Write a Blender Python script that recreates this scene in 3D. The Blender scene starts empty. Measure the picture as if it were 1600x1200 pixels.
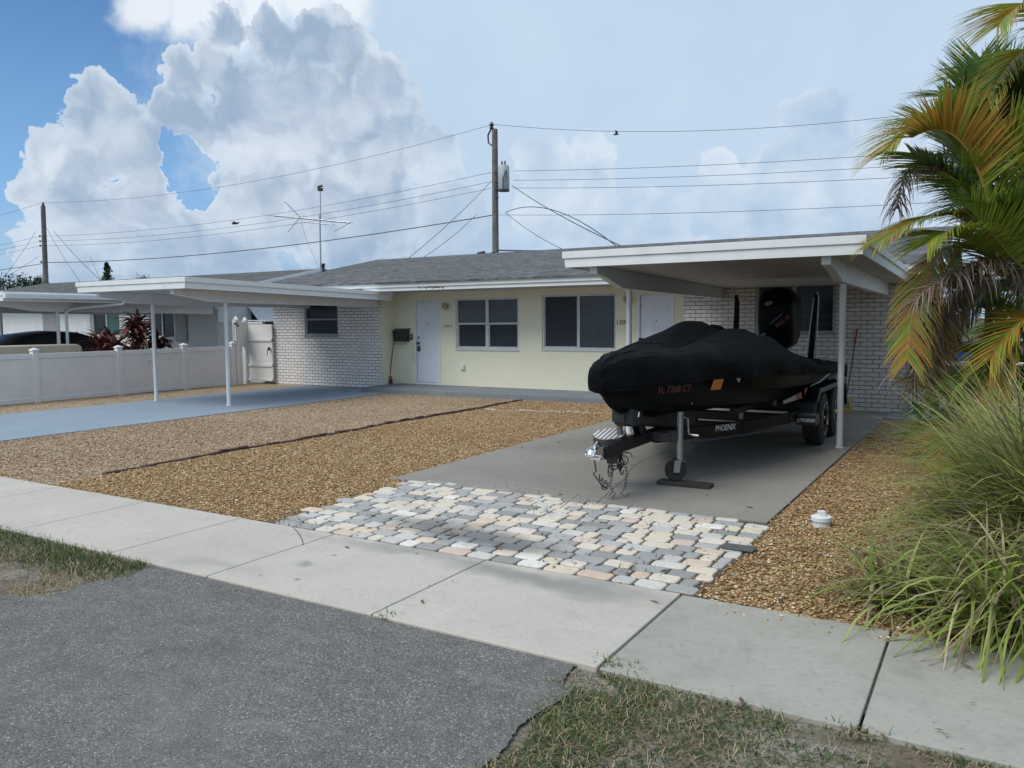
import bpy, math, random
import numpy as np
from mathutils import Vector, Matrix
random.seed(7); rng = np.random.default_rng(7)
scene = bpy.context.scene
R = math.radians
# ------------------------------------------------------------------ camera
F, YAW, PITCH, ROLL, H = 1262.0, R(-30.9), R(4.467), R(-0.44), 1.6
_fw = Vector((math.sin(YAW)*math.cos(PITCH), math.cos(YAW)*math.cos(PITCH), -math.sin(PITCH)))
_r = Vector((math.cos(YAW), -math.sin(YAW), 0)); _u = _r.cross(_fw)
_r2 = _r*math.cos(ROLL)+_u*math.sin(ROLL); _u2 = -_r*math.sin(ROLL)+_u*math.cos(ROLL)
cd = bpy.data.cameras.new('camera'); cam = bpy.data.objects.new('camera', cd)
scene.collection.objects.link(cam); scene.camera = cam
cd.sensor_width = 36; cd.lens = F/1600*36; cd.clip_end = 5000; cd.clip_start = 0.05
m = Matrix((_r2, _u2, -_fw)).transposed().to_4x4(); m.translation = Vector((0, 0, H)); cam.matrix_world = m
def ray(x, y): return _r2*(x-800)-_u2*(y-600)+_fw*F
def at_y(x, y, Y): d = ray(x, y); return Vector((0, 0, H))+d*(Y/d.y)
def at_x(x, y, X): d = ray(x, y); return Vector((0, 0, H))+d*(X/d.x)
def at_z(x, y, z=0.0): d = ray(x, y); return Vector((0, 0, H))+d*((z-H)/d.z)
def at_d(x, y, D): return Vector((0, 0, H))+ray(x, y)*(D/F)
# ------------------------------------------------------------------ node helpers
class NT:
    dim = '3D'
    def __init__(s, nt): s.nt = nt; s.n = nt.nodes; s.l = nt.links
    def node(s, t, **k):
        n = s.n.new(t)
        for a, b in k.items(): setattr(n, a, b)
        return n
    def put(s, sock, v):
        if isinstance(v, bpy.types.NodeSocket): s.l.new(v, sock)
        elif v is not None:
            try: sock.default_value = v
            except Exception: sock.default_value = (*v, 1) if len(v) == 3 else v
    def math(s, op, a, b=None, c=None, clamp=False):
        n = s.node('ShaderNodeMath', operation=op, use_clamp=clamp)
        s.put(n.inputs[0], a)
        if b is not None: s.put(n.inputs[1], b)
        if c is not None: s.put(n.inputs[2], c)
        return n.outputs[0]
    def vmath(s, op, a, b=None, out=0):
        n = s.node('ShaderNodeVectorMath', operation=op); s.put(n.inputs[0], a)
        if b is not None: s.put(n.inputs['Scale' if op == 'SCALE' else 1], b)
        return n.outputs['Value' if op in ('DISTANCE', 'LENGTH', 'DOT_PRODUCT') else 0]
    def mix(s, f, a, b, mode='MIX'):
        n = s.node('ShaderNodeMix', data_type='RGBA', blend_type=mode); s.put(n.inputs[0], f)
        s.put(n.inputs[6], (*a, 1) if isinstance(a, tuple) and len(a) == 3 else a)
        s.put(n.inputs[7], (*b, 1) if isinstance(b, tuple) and len(b) == 3 else b); return n.outputs[2]
    def noise(s, v, sc, det=4, rough=.55, dist=0, out='Fac'):
        n = s.node('ShaderNodeTexNoise', noise_dimensions=s.dim); s.put(n.inputs['Vector'], v); n.inputs['Scale'].default_value = sc
        n.inputs['Detail'].default_value = det; n.inputs['Roughness'].default_value = rough; n.inputs['Distortion'].default_value = dist
        return n.outputs[out]
    def voro(s, v, sc, out='Distance', feat='F1', det=0, rand=1):
        n = s.node('ShaderNodeTexVoronoi', feature=feat, voronoi_dimensions=s.dim); s.put(n.inputs['Vector'], v); n.inputs['Scale'].default_value = sc
        n.inputs['Randomness'].default_value = rand
        if 'Detail' in n.inputs: n.inputs['Detail'].default_value = det
        return n.outputs[out]
    def step(s, v, a, b, lo=0., hi=1.):
        n = s.node('ShaderNodeMapRange', interpolation_type='SMOOTHSTEP'); s.put(n.inputs[0], v)
        for i, q in enumerate((a, b, lo, hi)): n.inputs[i+1].default_value = q
        return n.outputs[0]
    def ramp(s, v, stops):
        n = s.node('ShaderNodeValToRGB'); s.put(n.inputs[0], v); e = n.color_ramp.elements
        while len(e) < len(stops): e.new(.5)
        for k, (p, c) in zip(e, stops): k.position = p; k.color = (*c, 1)
        return n.outputs[0]
    def bump(s, h, strength=.3, dist=.01, normal=None):
        n = s.node('ShaderNodeBump'); s.put(n.inputs['Height'], h); n.inputs['Strength'].default_value = strength
        n.inputs['Distance'].default_value = dist
        if normal is not None: s.put(n.inputs['Normal'], normal)
        return n.outputs[0]
# ------------------------------------------------------------------ world: sky with clouds placed by direction
W = bpy.data.worlds.new('World'); scene.world = W; W.use_nodes = True
t = NT(W.node_tree); t.n.clear(); t.dim = '2D'
SUN_EL, SUN_AZ = R(52), R(205)          # azimuth clockwise from +Y (the depth axis)
sky = t.node('ShaderNodeTexSky', sky_type='NISHITA'); sky.sun_disc = False
sky.sun_elevation = SUN_EL; sky.sun_rotation = SUN_AZ; sky.air_density = 1.2; sky.dust_density = .6; sky.ozone_density = 1.5
tc = t.node('ShaderNodeTexCoord'); sp = t.node('ShaderNodeSeparateXYZ'); t.l.new(tc.outputs['Generated'], sp.inputs[0])
az = t.math('ARCTAN2', sp.outputs[0], sp.outputs[1]); el = t.math('ARCSINE', sp.outputs[2])
cmb = t.node('ShaderNodeCombineXYZ'); t.l.new(az, cmb.inputs[0]); t.l.new(el, cmb.inputs[1]); P = cmb.outputs[0]
def warp(P, sc, amt, det=3):
    c = t.noise(P, sc, det, .6, out='Color')
    return t.vmath('ADD', P, t.vmath('SCALE', t.vmath('SUBTRACT', c, (.5, .5, .5)), amt))
def dirn(px, py):
    d = ray(px, py).normalized(); return (math.atan2(d.x, d.y), math.asin(d.z), 0)
def field(Pv, blobs):
    cur = None
    for px, py, r in blobs:
        d = t.vmath('DISTANCE', Pv, dirn(px, py)); v = t.math('MULTIPLY_ADD', d, -F/r*.95, 1.0)
        cur = v if cur is None else t.math('SMOOTH_MAX', cur, v, .12)
    return cur
Pw = warp(warp(P, 9, .045, 2), 34, .02, 4)
Ps = warp(P, 5, .10, 3)
Ps2 = warp(Pw, 16, .06, 4)
B = [(150,150,42),(165,215,75),(112,265,68),(62,300,38),(130,345,88),(285,125,42),(262,180,42),(300,195,52),(230,240,60),
     (352,48,34),(345,110,46),(385,180,80),(432,62,46),(485,70,48),(540,80,56),(592,125,56),(480,180,120),(600,225,110),(685,225,48),
     (430,310,110),(560,325,140),(225,330,62),(240,400,85),(330,360,60),(340,400,100),(700,345,110),(90,410,60)]
fB = field(Pw, B)
hole = field(Ps2, [(284,262,30),(304,290,24),(268,246,18),(738,236,16)])
fB = t.math('SUBTRACT', fB, t.math('MULTIPLY', t.math('MAXIMUM', t.math('ADD', hole, .12), 0.), 1.5))
bill = t.voro(Pw, 26, det=4, feat='SMOOTH_F1'); bn = t.noise(P, 60, 5, .6)
bill2 = t.voro(Pw, 60, det=3, feat='SMOOTH_F1')
puff = t.math('ADD', t.math('MULTIPLY', t.math('SUBTRACT', .45, bill), .40), t.math('MULTIPLY', t.math('SUBTRACT', .42, bill2), .22))
fBn = t.math('ADD', t.math('ADD', fB, puff), t.math('MULTIPLY', t.math('SUBTRACT', bn, .5), .14))
mB = t.math('MULTIPLY', t.step(fBn, .0, .045), t.step(fBn, .0, .35, .82, 1.))
# soft high veil
veil = field(Ps, [(420,0,130),(520,40,170),(600,60,330),(950,200,520),(1400,150,520),(700,-200,420),(1300,-300,600),(2200,200,900)])
veil = t.math('MAXIMUM', veil, t.math('MAXIMUM', t.step(el, R(30), R(42), -.5, .8), t.math('MAXIMUM', t.step(az, R(12), R(30), -.5, .8), t.step(az, R(-80), R(-95), -.5, .8))))  # unseen sky overhead and behind veiled as well, added for neutral fill light
mA = t.step(t.math('ADD', veil, t.math('MULTIPLY', t.math('SUBTRACT', t.noise(P, 14, 5, .65), .5), .5)), -.05, .35)
C = [(1285,185,46),(1300,160,30),(1248,190,34),(1250,260,58),(1335,265,75),(1112,262,34),(1125,300,56),(1210,335,90),(1330,345,95),
     (930,262,45),(925,232,22),(840,250,48),(870,315,80),(1000,375,90),(1480,300,80),(1600,250,110)]
fC = field(Pw, C); fC = t.math('ADD', fC, t.math('MULTIPLY', t.math('SUBTRACT', .45, bill), .3))
mC = t.step(fC, .0, .09)
# relief: density difference towards the light (up and to the left)
def relief(sc, off):
    a = t.noise(Pw, sc, 5, .55); b = t.noise(t.vmath('ADD', Pw, off), sc, 5, .55); return t.math('SUBTRACT', a, b)
rel = t.math('ADD', t.math('MULTIPLY', relief(6, (-.035, .04, 0)), 1.5), t.math('MULTIPLY', relief(20, (-.010, .012, 0)), .6))
def lump(sc, off, det):
    a = t.voro(t.vmath('ADD', Ps2, off), sc, feat='SMOOTH_F1', det=det); b_ = t.voro(Ps2, sc, feat='SMOOTH_F1', det=det); return t.math('SUBTRACT', a, b_)
rel = t.math('ADD', rel, t.math('MULTIPLY', t.math('SUBTRACT', .42, bill), .25))
rel = t.math('ADD', rel, t.math('MULTIPLY', lump(9, (-.022, .026, 0), 2), .85))
rim = t.step(fBn, .0, .38, .6, 0.)
big = t.math('MULTIPLY', t.math('SUBTRACT', t.noise(P, 4.5, 3, .5), .5), 1.1)
sB = t.step(t.math('ADD', t.math('ADD', t.math('ADD', .34, big), rel), rim), -.25, 1.15)
K = 10.0
def lin(c): return tuple(((v/255)/12.92 if v/255 <= .04045 else ((v/255+.055)/1.055)**2.4) for v in c)
def L(c): return tuple(v*K for v in lin(c))
blue = t.ramp(t.math('MULTIPLY', el, 1.6), [(0, lin((150,190,226))), (.2, lin((122,178,232))), (.6, lin((66,118,180))), (1, lin((38,82,150)))])
blue = t.vmath('SCALE', blue, K)
skyc = t.mix(.72, sky.outputs[0], blue)
base = t.mix(mA, skyc, t.mix(t.noise(P, 3.2, 4, .6), L((172,197,223)), L((198,215,232))))
cir = t.step(t.math('ADD', field(Ps, [(200,0,50),(270,12,50),(330,28,55),(400,10,60),(470,0,60),(540,-10,60)]), t.math('MULTIPLY', t.math('SUBTRACT', t.noise(P, 20, 5, .7), .5), .6)), 0., .55)
base = t.mix(t.math('MULTIPLY', cir, .9), base, L((230,237,243)))
colB = t.mix(sB, L((152,173,197)), L((211,221,232)))
# far mass pales into the veil to the right
fade = t.step(az, dirn(560, 300)[0], dirn(800, 300)[0], 1., .35)
base = t.mix(t.math('MULTIPLY', mB, fade), base, colB)
sC = t.math('ADD', t.math('ADD', .45, rel), t.step(fC, 0., .6, .35, .08), clamp=True)
base = t.mix(t.math('MULTIPLY', mC, .75), base, t.mix(sC, L((166,190,216)), L((214,225,236))))
low = t.step(el, R(9), R(-1)); lown = t.noise(t.vmath('MULTIPLY', P, (1, 3.2, 1)), 7, 5, .6)
base = t.mix(t.math('MULTIPLY', low, .85), base, t.mix(t.step(lown, .3, .7), L((134,163,196)), L((182,202,222))))
bg = t.node('ShaderNodeBackground'); t.l.new(base, bg.inputs[0]); bg.inputs[1].default_value = .1
wo = t.node('ShaderNodeOutputWorld'); t.l.new(bg.outputs[0], wo.inputs[0])
W.cycles.sampling_method = 'MANUAL'; W.cycles.sample_map_resolution = 512
# ------------------------------------------------------------------ sun
sd = bpy.data.lights.new('sun', 'SUN'); sun = bpy.data.objects.new('sun', sd); scene.collection.objects.link(sun)
sd.energy = 2.35; sd.angle = R(38); sd.color = (1, .95, .87)
sdir = Vector((math.sin(SUN_AZ)*math.cos(SUN_EL), math.cos(SUN_AZ)*math.cos(SUN_EL), math.sin(SUN_EL)))
sun.rotation_euler = sdir.to_track_quat('Z', 'Y').to_euler(); sun.location = (0, -5, 20)
vs = scene.view_settings; vs.view_transform = 'Standard'; vs.look = 'None'; vs.exposure = 0.13; vs.gamma = 1; vs.use_curve_mapping = False
# ------------------------------------------------------------------ mesh + object helpers
col = scene.collection
class MB:
    def __init__(s): s.v = []; s.f = []; s.m = []
    def add(s, vs, fs, mi=0):
        o = len(s.v); s.v += [tuple(v) for v in vs]; s.f += [tuple(i+o for i in f) for f in fs]; s.m += [mi]*len(fs); return s
    def box(s, a, b, mi=0, M=None):
        x0, y0, z0 = a; x1, y1, z1 = b
        vs = [Vector(p) for p in ((x0,y0,z0),(x1,y0,z0),(x1,y1,z0),(x0,y1,z0),(x0,y0,z1),(x1,y0,z1),(x1,y1,z1),(x0,y1,z1))]
        if M is not None: vs = [M @ v for v in vs]
        return s.add(vs, [(0,3,2,1),(4,5,6,7),(0,1,5,4),(1,2,6,5),(2,3,7,6),(3,0,4,7)], mi)
    def cbox(s, c, d, mi=0, rz=0, M=None):
        T = Matrix.Translation(c) @ Matrix.Rotation(rz, 4, 'Z') @ (M if M is not None else Matrix())
        return s.box((-d[0]/2,-d[1]/2,-d[2]/2), (d[0]/2,d[1]/2,d[2]/2), mi, T)
    def beam(s, p, q, w, h, mi=0):      # bar from p to q, w wide, h high
        p, q = Vector(p), Vector(q); d = (q-p); L_ = d.length; d.normalize()
        x = d.cross(Vector((0,0,1)))
        if x.length < 1e-3: x = Vector((1,0,0))
        x.normalize(); z = x.cross(d)
        M = Matrix((x, d, z)).transposed().to_4x4(); M.translation = (p+q)/2
        return s.box((-w/2,-L_/2,-h/2), (w/2,L_/2,h/2), mi, M)
    def prism(s, poly, axis, a, b, mi=0):   # poly of 2-D points extruded along axis from a to b
        def P3(p, k): return {'x': (k, p[0], p[1]), 'y': (p[0], k, p[1]), 'z': (p[0], p[1], k)}[axis]
        n = len(poly); vs = [P3(p, a) for p in poly]+[P3(p, b) for p in poly]
        fs = [tuple(range(n))[::-1], tuple(range(n, 2*n))]+[(i, (i+1) % n, n+(i+1) % n, n+i) for i in range(n)]
        return s.add(vs, fs, mi)
    def tube(s, pts, r, n=8, mi=0, caps=True):
        pts = [Vector(p) for p in pts]; rs = r if isinstance(r, (list, tuple)) else [r]*len(pts)
        o = []; up = None
        for i, p in enumerate(pts):
            d = (pts[min(i+1, len(pts)-1)]-pts[max(i-1, 0)]).normalized()
            if up is None:
                up = Vector((0,0,1)) if abs(d.z) < .9 else Vector((1,0,0))
            x = d.cross(up)
            if x.length < 1e-4: x = d.cross(Vector((.3,.9,.1)))
            x.normalize(); up = x.cross(d)
            for k in range(n):
                a = 2*math.pi*k/n; o.append(p+(x*math.cos(a)+up*math.sin(a))*rs[i])
        m_ = len(pts); fs = [(i*n+k, i*n+(k+1) % n, (i+1)*n+(k+1) % n, (i+1)*n+k) for i in range(m_-1) for k in range(n)]
        if caps: fs += [tuple(range(n)), tuple((m_-1)*n+k for k in range(n))[::-1]]
        return s.add(o, fs, mi)
    def lathe(s, prof, c, axis='z', n=20, mi=0):   # prof (radius, height)
        vs = []
        for r_, h_ in prof:
            for k in range(n):
                a = 2*math.pi*k/n; u_, v_ = r_*math.cos(a), r_*math.sin(a)
                p = {'z': (u_, v_, h_), 'x': (h_, u_, v_), 'y': (v_, h_, u_)}[axis]; vs.append(Vector(p)+Vector(c))
        fs = [(i*n+k, i*n+(k+1) % n, (i+1)*n+(k+1) % n, (i+1)*n+k) for i in range(len(prof)-1) for k in range(n)]
        fs += [tuple(range(n))[::-1], tuple((len(prof)-1)*n+k for k in range(n))]
        return s.add(vs, fs, mi)
    def grid(s, rows, mi=0, close=False):
        n = len(rows[0]); vs = [p for r_ in rows for p in r_]; m_ = len(rows)
        fs = [(i*n+k, i*n+(k+1) % n, (i+1)*n+(k+1) % n, (i+1)*n+k) for i in range(m_-1) for k in range(n if close else n-1)]
        return s.add(vs, fs, mi)
    def build(s, name, mats, parent=None, smooth=False, bevel=0, origin=None, seg=2, fixn=True):
        me = bpy.data.meshes.new(name); o = bpy.data.objects.new(name, me); col.objects.link(o)
        if parent is not None: base = wloc(parent); o.parent = parent
        else: base = Vector(origin) if origin is not None else Vector((0,0,0)); o.location = base
        me.from_pydata([tuple(Vector(v)-base) for v in s.v], [], s.f)
        for m_ in (mats if isinstance(mats, (list, tuple)) else [mats]): me.materials.append(m_)
        me.polygons.foreach_set('material_index', s.m)
        if fixn:
            import bmesh
            bm = bmesh.new(); bm.from_mesh(me); bmesh.ops.recalc_face_normals(bm, faces=bm.faces); bm.to_mesh(me); bm.free()
        if smooth:
            me.polygons.foreach_set('use_smooth', [True]*len(me.polygons))
            me.set_sharp_from_angle(angle=R(smooth if smooth is not True else 40))
        if bevel:
            b = o.modifiers.new('bevel', 'BEVEL'); b.width = bevel; b.segments = seg; b.limit_method = 'ANGLE'; b.angle_limit = R(40)
        me.update(); return o
def wloc(o):
    v = Vector((0,0,0))
    while o is not None: v = v+o.location; o = o.parent
    return v
def tag(o, label=None, cat=None, group=None, kind=None):
    if label: o['label'] = label
    if cat: o['category'] = cat
    if group: o['group'] = group
    if kind: o['kind'] = kind
    return o
def thing(name, label, cat, loc=(0,0,0), group=None):
    o = bpy.data.objects.new(name, None); col.objects.link(o); o.location = loc; o.empty_display_size = .2
    return tag(o, label, cat, group)
def copy_tree(o, parent=None, loc=None):
    c = o.copy(); col.objects.link(c); c.parent = parent
    if loc is not None: c.location = loc
    for ch in [q for q in bpy.data.objects if q.parent is o]: copy_tree(ch, c)
    return c
def text(name, s, size, M, mat, parent, extrude=.002, shear=0, font_bold=0, xs=1.0, spacing=1.0):
    cu = bpy.data.curves.new(name, 'FONT'); cu.body = s; cu.size = size; cu.extrude = extrude; cu.shear = shear; cu.offset = font_bold
    cu.align_x = 'CENTER'; cu.align_y = 'CENTER'; cu.space_character = spacing; cu.resolution_u = 3
    tmp = bpy.data.objects.new('tmp', cu); col.objects.link(tmp); bpy.context.view_layer.update()
    me = bpy.data.meshes.new_from_object(tmp.evaluated_get(bpy.context.evaluated_depsgraph_get()))
    bpy.data.objects.remove(tmp); me.name = name
    me.transform(Matrix.Diagonal((xs, 1, 1, 1)))
    o = bpy.data.objects.new(name, me); col.objects.link(o); me.materials.clear(); me.materials.append(mat)
    me.transform(M)
    if parent is not None: me.transform(Matrix.Translation(-wloc(parent))); o.parent = parent
    return o
def face_M(p, right, up):   # matrix laying text on a plane
    right = Vector(right).normalized(); up = Vector(up).normalized(); n = right.cross(up)
    M = Matrix((right, up, n)).transposed().to_4x4(); M.translation = Vector(p); return M
# ------------------------------------------------------------------ materials
def new_mat(name):
    m_ = bpy.data.materials.new(name); m_.use_nodes = True; t = NT(m_.node_tree); b = t.n['Principled BSDF']; return m_, t, b
def mk(name, c1, c2=None, sc=6, rough=.6, bs=40, bstr=.15, bd=.004, metal=0, spec=.5, c3=None, mask=(.45, .7), dsc=1.5, coat=0, trans=0, det=5):
    m_, t, b = new_mat(name); tc = t.node('ShaderNodeTexCoord').outputs['Object']
    c2 = c2 or tuple(v*.82 for v in c1)
    c = t.mix(t.step(t.noise(tc, sc, det, .6), .3, .7), c1, c2)
    if c3: c = t.mix(t.step(t.noise(tc, dsc, 6, .65, .3), *mask), c, c3)
    t.put(b.inputs['Base Color'], c)
    b.inputs['Metallic'].default_value = metal; b.inputs['Specular IOR Level'].default_value = spec; b.inputs['Coat Weight'].default_value = coat
    t.put(b.inputs['Roughness'], t.math('ADD', rough-.06, t.math('MULTIPLY', t.noise(tc, sc*2.3, 3), .12)))
    if bstr: t.put(b.inputs['Normal'], t.bump(t.noise(tc, bs, 4), bstr, bd))
    if trans:
        tr = t.node('ShaderNodeBsdfTranslucent'); t.put(tr.inputs[0], c); mx = t.node('ShaderNodeMixShader'); mx.inputs[0].default_value = trans
        t.l.new(b.outputs[0], mx.inputs[1]); t.l.new(tr.outputs[0], mx.inputs[2]); t.l.new(mx.outputs[0], t.n['Material Output'].inputs[0])
    return m_
white = mk('white_paint', (.72,.74,.76), (.66,.68,.70), 5, .5, 60, .06, c3=(.50,.51,.50), mask=(.6,.85), dsc=2.2)
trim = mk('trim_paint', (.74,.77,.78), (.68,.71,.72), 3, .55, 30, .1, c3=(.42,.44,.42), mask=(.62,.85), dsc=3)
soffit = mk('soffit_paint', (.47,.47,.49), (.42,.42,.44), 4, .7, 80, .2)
yellow = mk('yellow_stucco', (.76,.75,.59), (.73,.72,.565), 1.3, .8, 90, .35, .004, c3=(.58,.58,.46), mask=(.55,.8), dsc=.8)
stucco_w = mk('white_stucco', (.68,.70,.72), (.63,.65,.67), 2, .8, 80, .3)
vinyl = mk('white_vinyl', (.76,.75,.75), (.71,.70,.70), 2, .4, 30, .05, c3=(.50,.51,.50), mask=(.6,.85), dsc=3)
tan_vinyl = mk('tan_vinyl', (.68,.68,.65), (.64,.64,.61), 2, .45, 30, .05)
alum = mk('frame_paint', (.58,.60,.62), (.5,.52,.54), 12, .4, 60, .05)
door_m = mk('door_paint', (.70,.73,.80), (.66,.69,.77), 3, .45, 50, .04)
black_pl = mk('black_plastic', (.018,.020,.022), (.03,.03,.034), 20, .45, 120, .2)
black_pt = mk('black_paint', (.005,.006,.007), (.009,.010,.012), 8, .35, 60, .03, spec=.35)
gelcoat = mk('black_gelcoat', (.004,.005,.006), (.006,.009,.009), 30, .34, 60, .02, spec=.07)
rubber = mk('rubber', (.016,.016,.017), (.028,.027,.026), 12, .8, 90, .4)
galv = mk('galvanised', (.45,.47,.49), (.30,.32,.34), 25, .35, 60, .1, metal=.9)
chrome = mk('chrome', (.8,.8,.82), (.7,.7,.72), 20, .12, 60, .02, metal=1)
steel_dk = mk('dark_steel', (.06,.06,.065), (.10,.09,.085), 14, .45, 60, .15, metal=.7)
brown_st = mk('brown_steel', (.05,.038,.030), (.08,.05,.035), 18, .6, 80, .2)
orange_r = mk('orange_rubber', (.22,.035,.018), (.13,.02,.014), 20, .55, 60, .1)
wood_pole = mk('weathered_pole', (.19,.175,.16), (.11,.10,.095), 3, .9, 30, .5, .02)
board_m = mk('old_board', (.055,.045,.038), (.03,.026,.023), 8, .85, 40, .4)
grey_tank = mk('transformer_paint', (.42,.47,.50), (.36,.41,.44), 4, .45, 30, .05)
wire_m = mk('wire', (.07,.075,.09), (.05,.05,.06), 5, .7, 10, 0)
red_m = mk('red_handle', (.26,.03,.02), (.18,.02,.015), 8, .5, 30, .05)
ywl_pl = mk('yellow_plastic', (.55,.36,.05), (.45,.30,.04), 8, .5, 30, .05)
blue_pl = mk('blue_plastic', (.02,.08,.33), (.015,.06,.25), 4, .45, 30, .05)
green_pl = mk('green_downspout', (.035,.10,.095), (.03,.075,.07), 6, .5, 30, .1)
beige_pl = mk('beige_plastic', (.46,.41,.32), (.40,.36,.29), 3, .55, 30, .05)
lamp_gl = mk('aged_glass', (.42,.40,.28), (.30,.29,.2), 20, .35, 60, .3)
bronze = mk('bronze', (.10,.075,.045), (.06,.05,.035), 14, .5, 60, .2, metal=.5)
dec_w = mk('decal_white', (.55,.52,.56), (.48,.46,.5), 20, .5, 30, 0)
dec_r = mk('decal_red', (.50,.05,.05), (.40,.04,.04), 20, .5, 30, 0)
dec_dr = mk('decal_dark_red', (.055,.010,.010), (.07,.01,.01), 20, .5, 30, 0)
dec_o = mk('decal_orange', (.40,.13,.03), (.32,.09,.02), 40, .5, 30, 0)
def glass_dark(name, c, band, sc):
    m_, t, b = new_mat(name); tc = t.node('ShaderNodeTexCoord').outputs['Object']
    w = t.node('ShaderNodeTexWave', wave_type='BANDS', bands_direction=band); t.put(w.inputs[0], tc); w.inputs['Scale'].default_value = sc; w.inputs['Distortion'].default_value = 1.2
    w.inputs['Detail'].default_value = 2
    t.put(b.inputs['Base Color'], t.mix(t.math('MULTIPLY', t.math('MULTIPLY', w.outputs['Fac'], t.step(t.noise(tc, 1.7, 3), .3, .7, .35, 1)), .9), c, tuple(v*2.3 for v in c)))
    b.inputs['Roughness'].default_value = .22; b.inputs['Specular IOR Level'].default_value = .5
    t.put(b.inputs['Normal'], t.bump(t.noise(tc, 2.5, 2), .06, .01)); return m_
pane_blind = glass_dark('window_glass_blind', (.045,.055,.070), 'Z', 9)
pane_curt = glass_dark('window_glass_curtain', (.035,.042,.056), 'X', 5)
pane_dk = glass_dark('window_glass_dark', (.010,.015,.023), 'Z', 2)
pane_screen = mk('insect_screen', (.020,.028,.040), (.026,.034,.048), 3, .75, 200, .1)
def brick_mat(name, cb, cb2, mortar, ox=0):
    m_, t, b = new_mat(name); tc = t.node('ShaderNodeTexCoord').outputs['Object']
    s = t.node('ShaderNodeSeparateXYZ'); t.put(s.inputs[0], tc); c = t.node('ShaderNodeCombineXYZ')
    t.l.new(t.math('ADD', s.outputs[0], ox), c.inputs[0]); t.l.new(s.outputs[2], c.inputs[1]); t.l.new(s.outputs[1], c.inputs[2])
    w = warp_v(t, c.outputs[0], 25, .003)
    br = t.node('ShaderNodeTexBrick'); t.put(br.inputs[0], w); br.inputs['Scale'].default_value = 1
    br.inputs['Brick Width'].default_value = .208; br.inputs['Row Height'].default_value = .0745; br.inputs['Mortar Size'].default_value = .0060
    br.inputs['Mortar Smooth'].default_value = .2; br.inputs['Bias'].default_value = 0
    br.inputs['Color1'].default_value = (*cb, 1); br.inputs['Color2'].default_value = (*cb2, 1); br.inputs['Mortar'].default_value = (*mortar, 1)
    mort = t.mix(t.step(t.noise(tc, 5, 5, .7), .40, .62), tuple(v*.8 for v in mortar), tuple(.5*v+.16 for v in mortar)); t.put(br.inputs['Mortar'], mort)
    t.put(br.inputs['Color1'], t.mix(t.step(t.noise(tc, 3.3, 5, .7), .35, .7), cb, tuple(v*.86 for v in cb)))
    dirt = t.step(t.noise(tc, 1.6, 6, .65), .5, .8, 0, .5)
    t.put(b.inputs['Base Color'], t.mix(dirt, br.outputs[0], tuple(v*.62 for v in cb)))
    b.inputs['Roughness'].default_value = .85
    h = t.math('ADD', t.math('MULTIPLY', br.outputs['Fac'], -1), t.math('MULTIPLY', t.noise(tc, 70, 4), .25))
    t.put(b.inputs['Normal'], t.bump(h, .8, .010)); return m_
def warp_v(t, P, sc, amt):
    c = t.noise(P, sc, 2, .5, out='Color'); return t.vmath('ADD', P, t.vmath('SCALE', t.vmath('SUBTRACT', c, (.5,.5,.5)), amt))
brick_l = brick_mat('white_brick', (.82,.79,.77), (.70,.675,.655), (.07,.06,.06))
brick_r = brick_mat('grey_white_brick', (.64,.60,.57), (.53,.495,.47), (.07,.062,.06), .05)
def shingle_mat(name, c1, c2):
    m_, t, b = new_mat(name); g = t.node('ShaderNodeTexCoord').outputs['Object']
    br = t.node('ShaderNodeTexBrick'); t.put(br.inputs[0], g); br.inputs['Scale'].default_value = 1
    br.inputs['Brick Width'].default_value = .33; br.inputs['Row Height'].default_value = .14; br.inputs['Mortar Size'].default_value = .006
    br.inputs['Mortar Smooth'].default_value = .6; br.inputs['Color1'].default_value = (*c1, 1); br.inputs['Color2'].default_value = (*c2, 1)
    br.inputs['Mortar'].default_value = (*[v*.45 for v in c1], 1)
    s2 = t.step(t.noise(t.vmath('MULTIPLY', g, (1.6, 7, 7)), 2.6, 4, .75), .40, .60)
    c = t.mix(s2, br.outputs[0], tuple(v*.5 for v in c1)); c = t.mix(t.step(t.noise(g, 90, 2), .6, .75, 0, .5), c, tuple(min(1, v*1.9) for v in c2))
    t.put(b.inputs['Base Color'], c); b.inputs['Roughness'].default_value = .95; b.inputs['Specular IOR Level'].default_value = .2
    t.put(b.inputs['Normal'], t.bump(t.math('ADD', t.math('MULTIPLY', br.outputs['Fac'], -1), t.noise(g, 60, 3)), .6, .012)); return m_
shingle = shingle_mat('grey_shingles', (.125,.130,.138), (.20,.207,.216))
shingle2 = shingle_mat('brown_grey_shingles', (.12,.125,.125), (.17,.175,.175))
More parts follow.
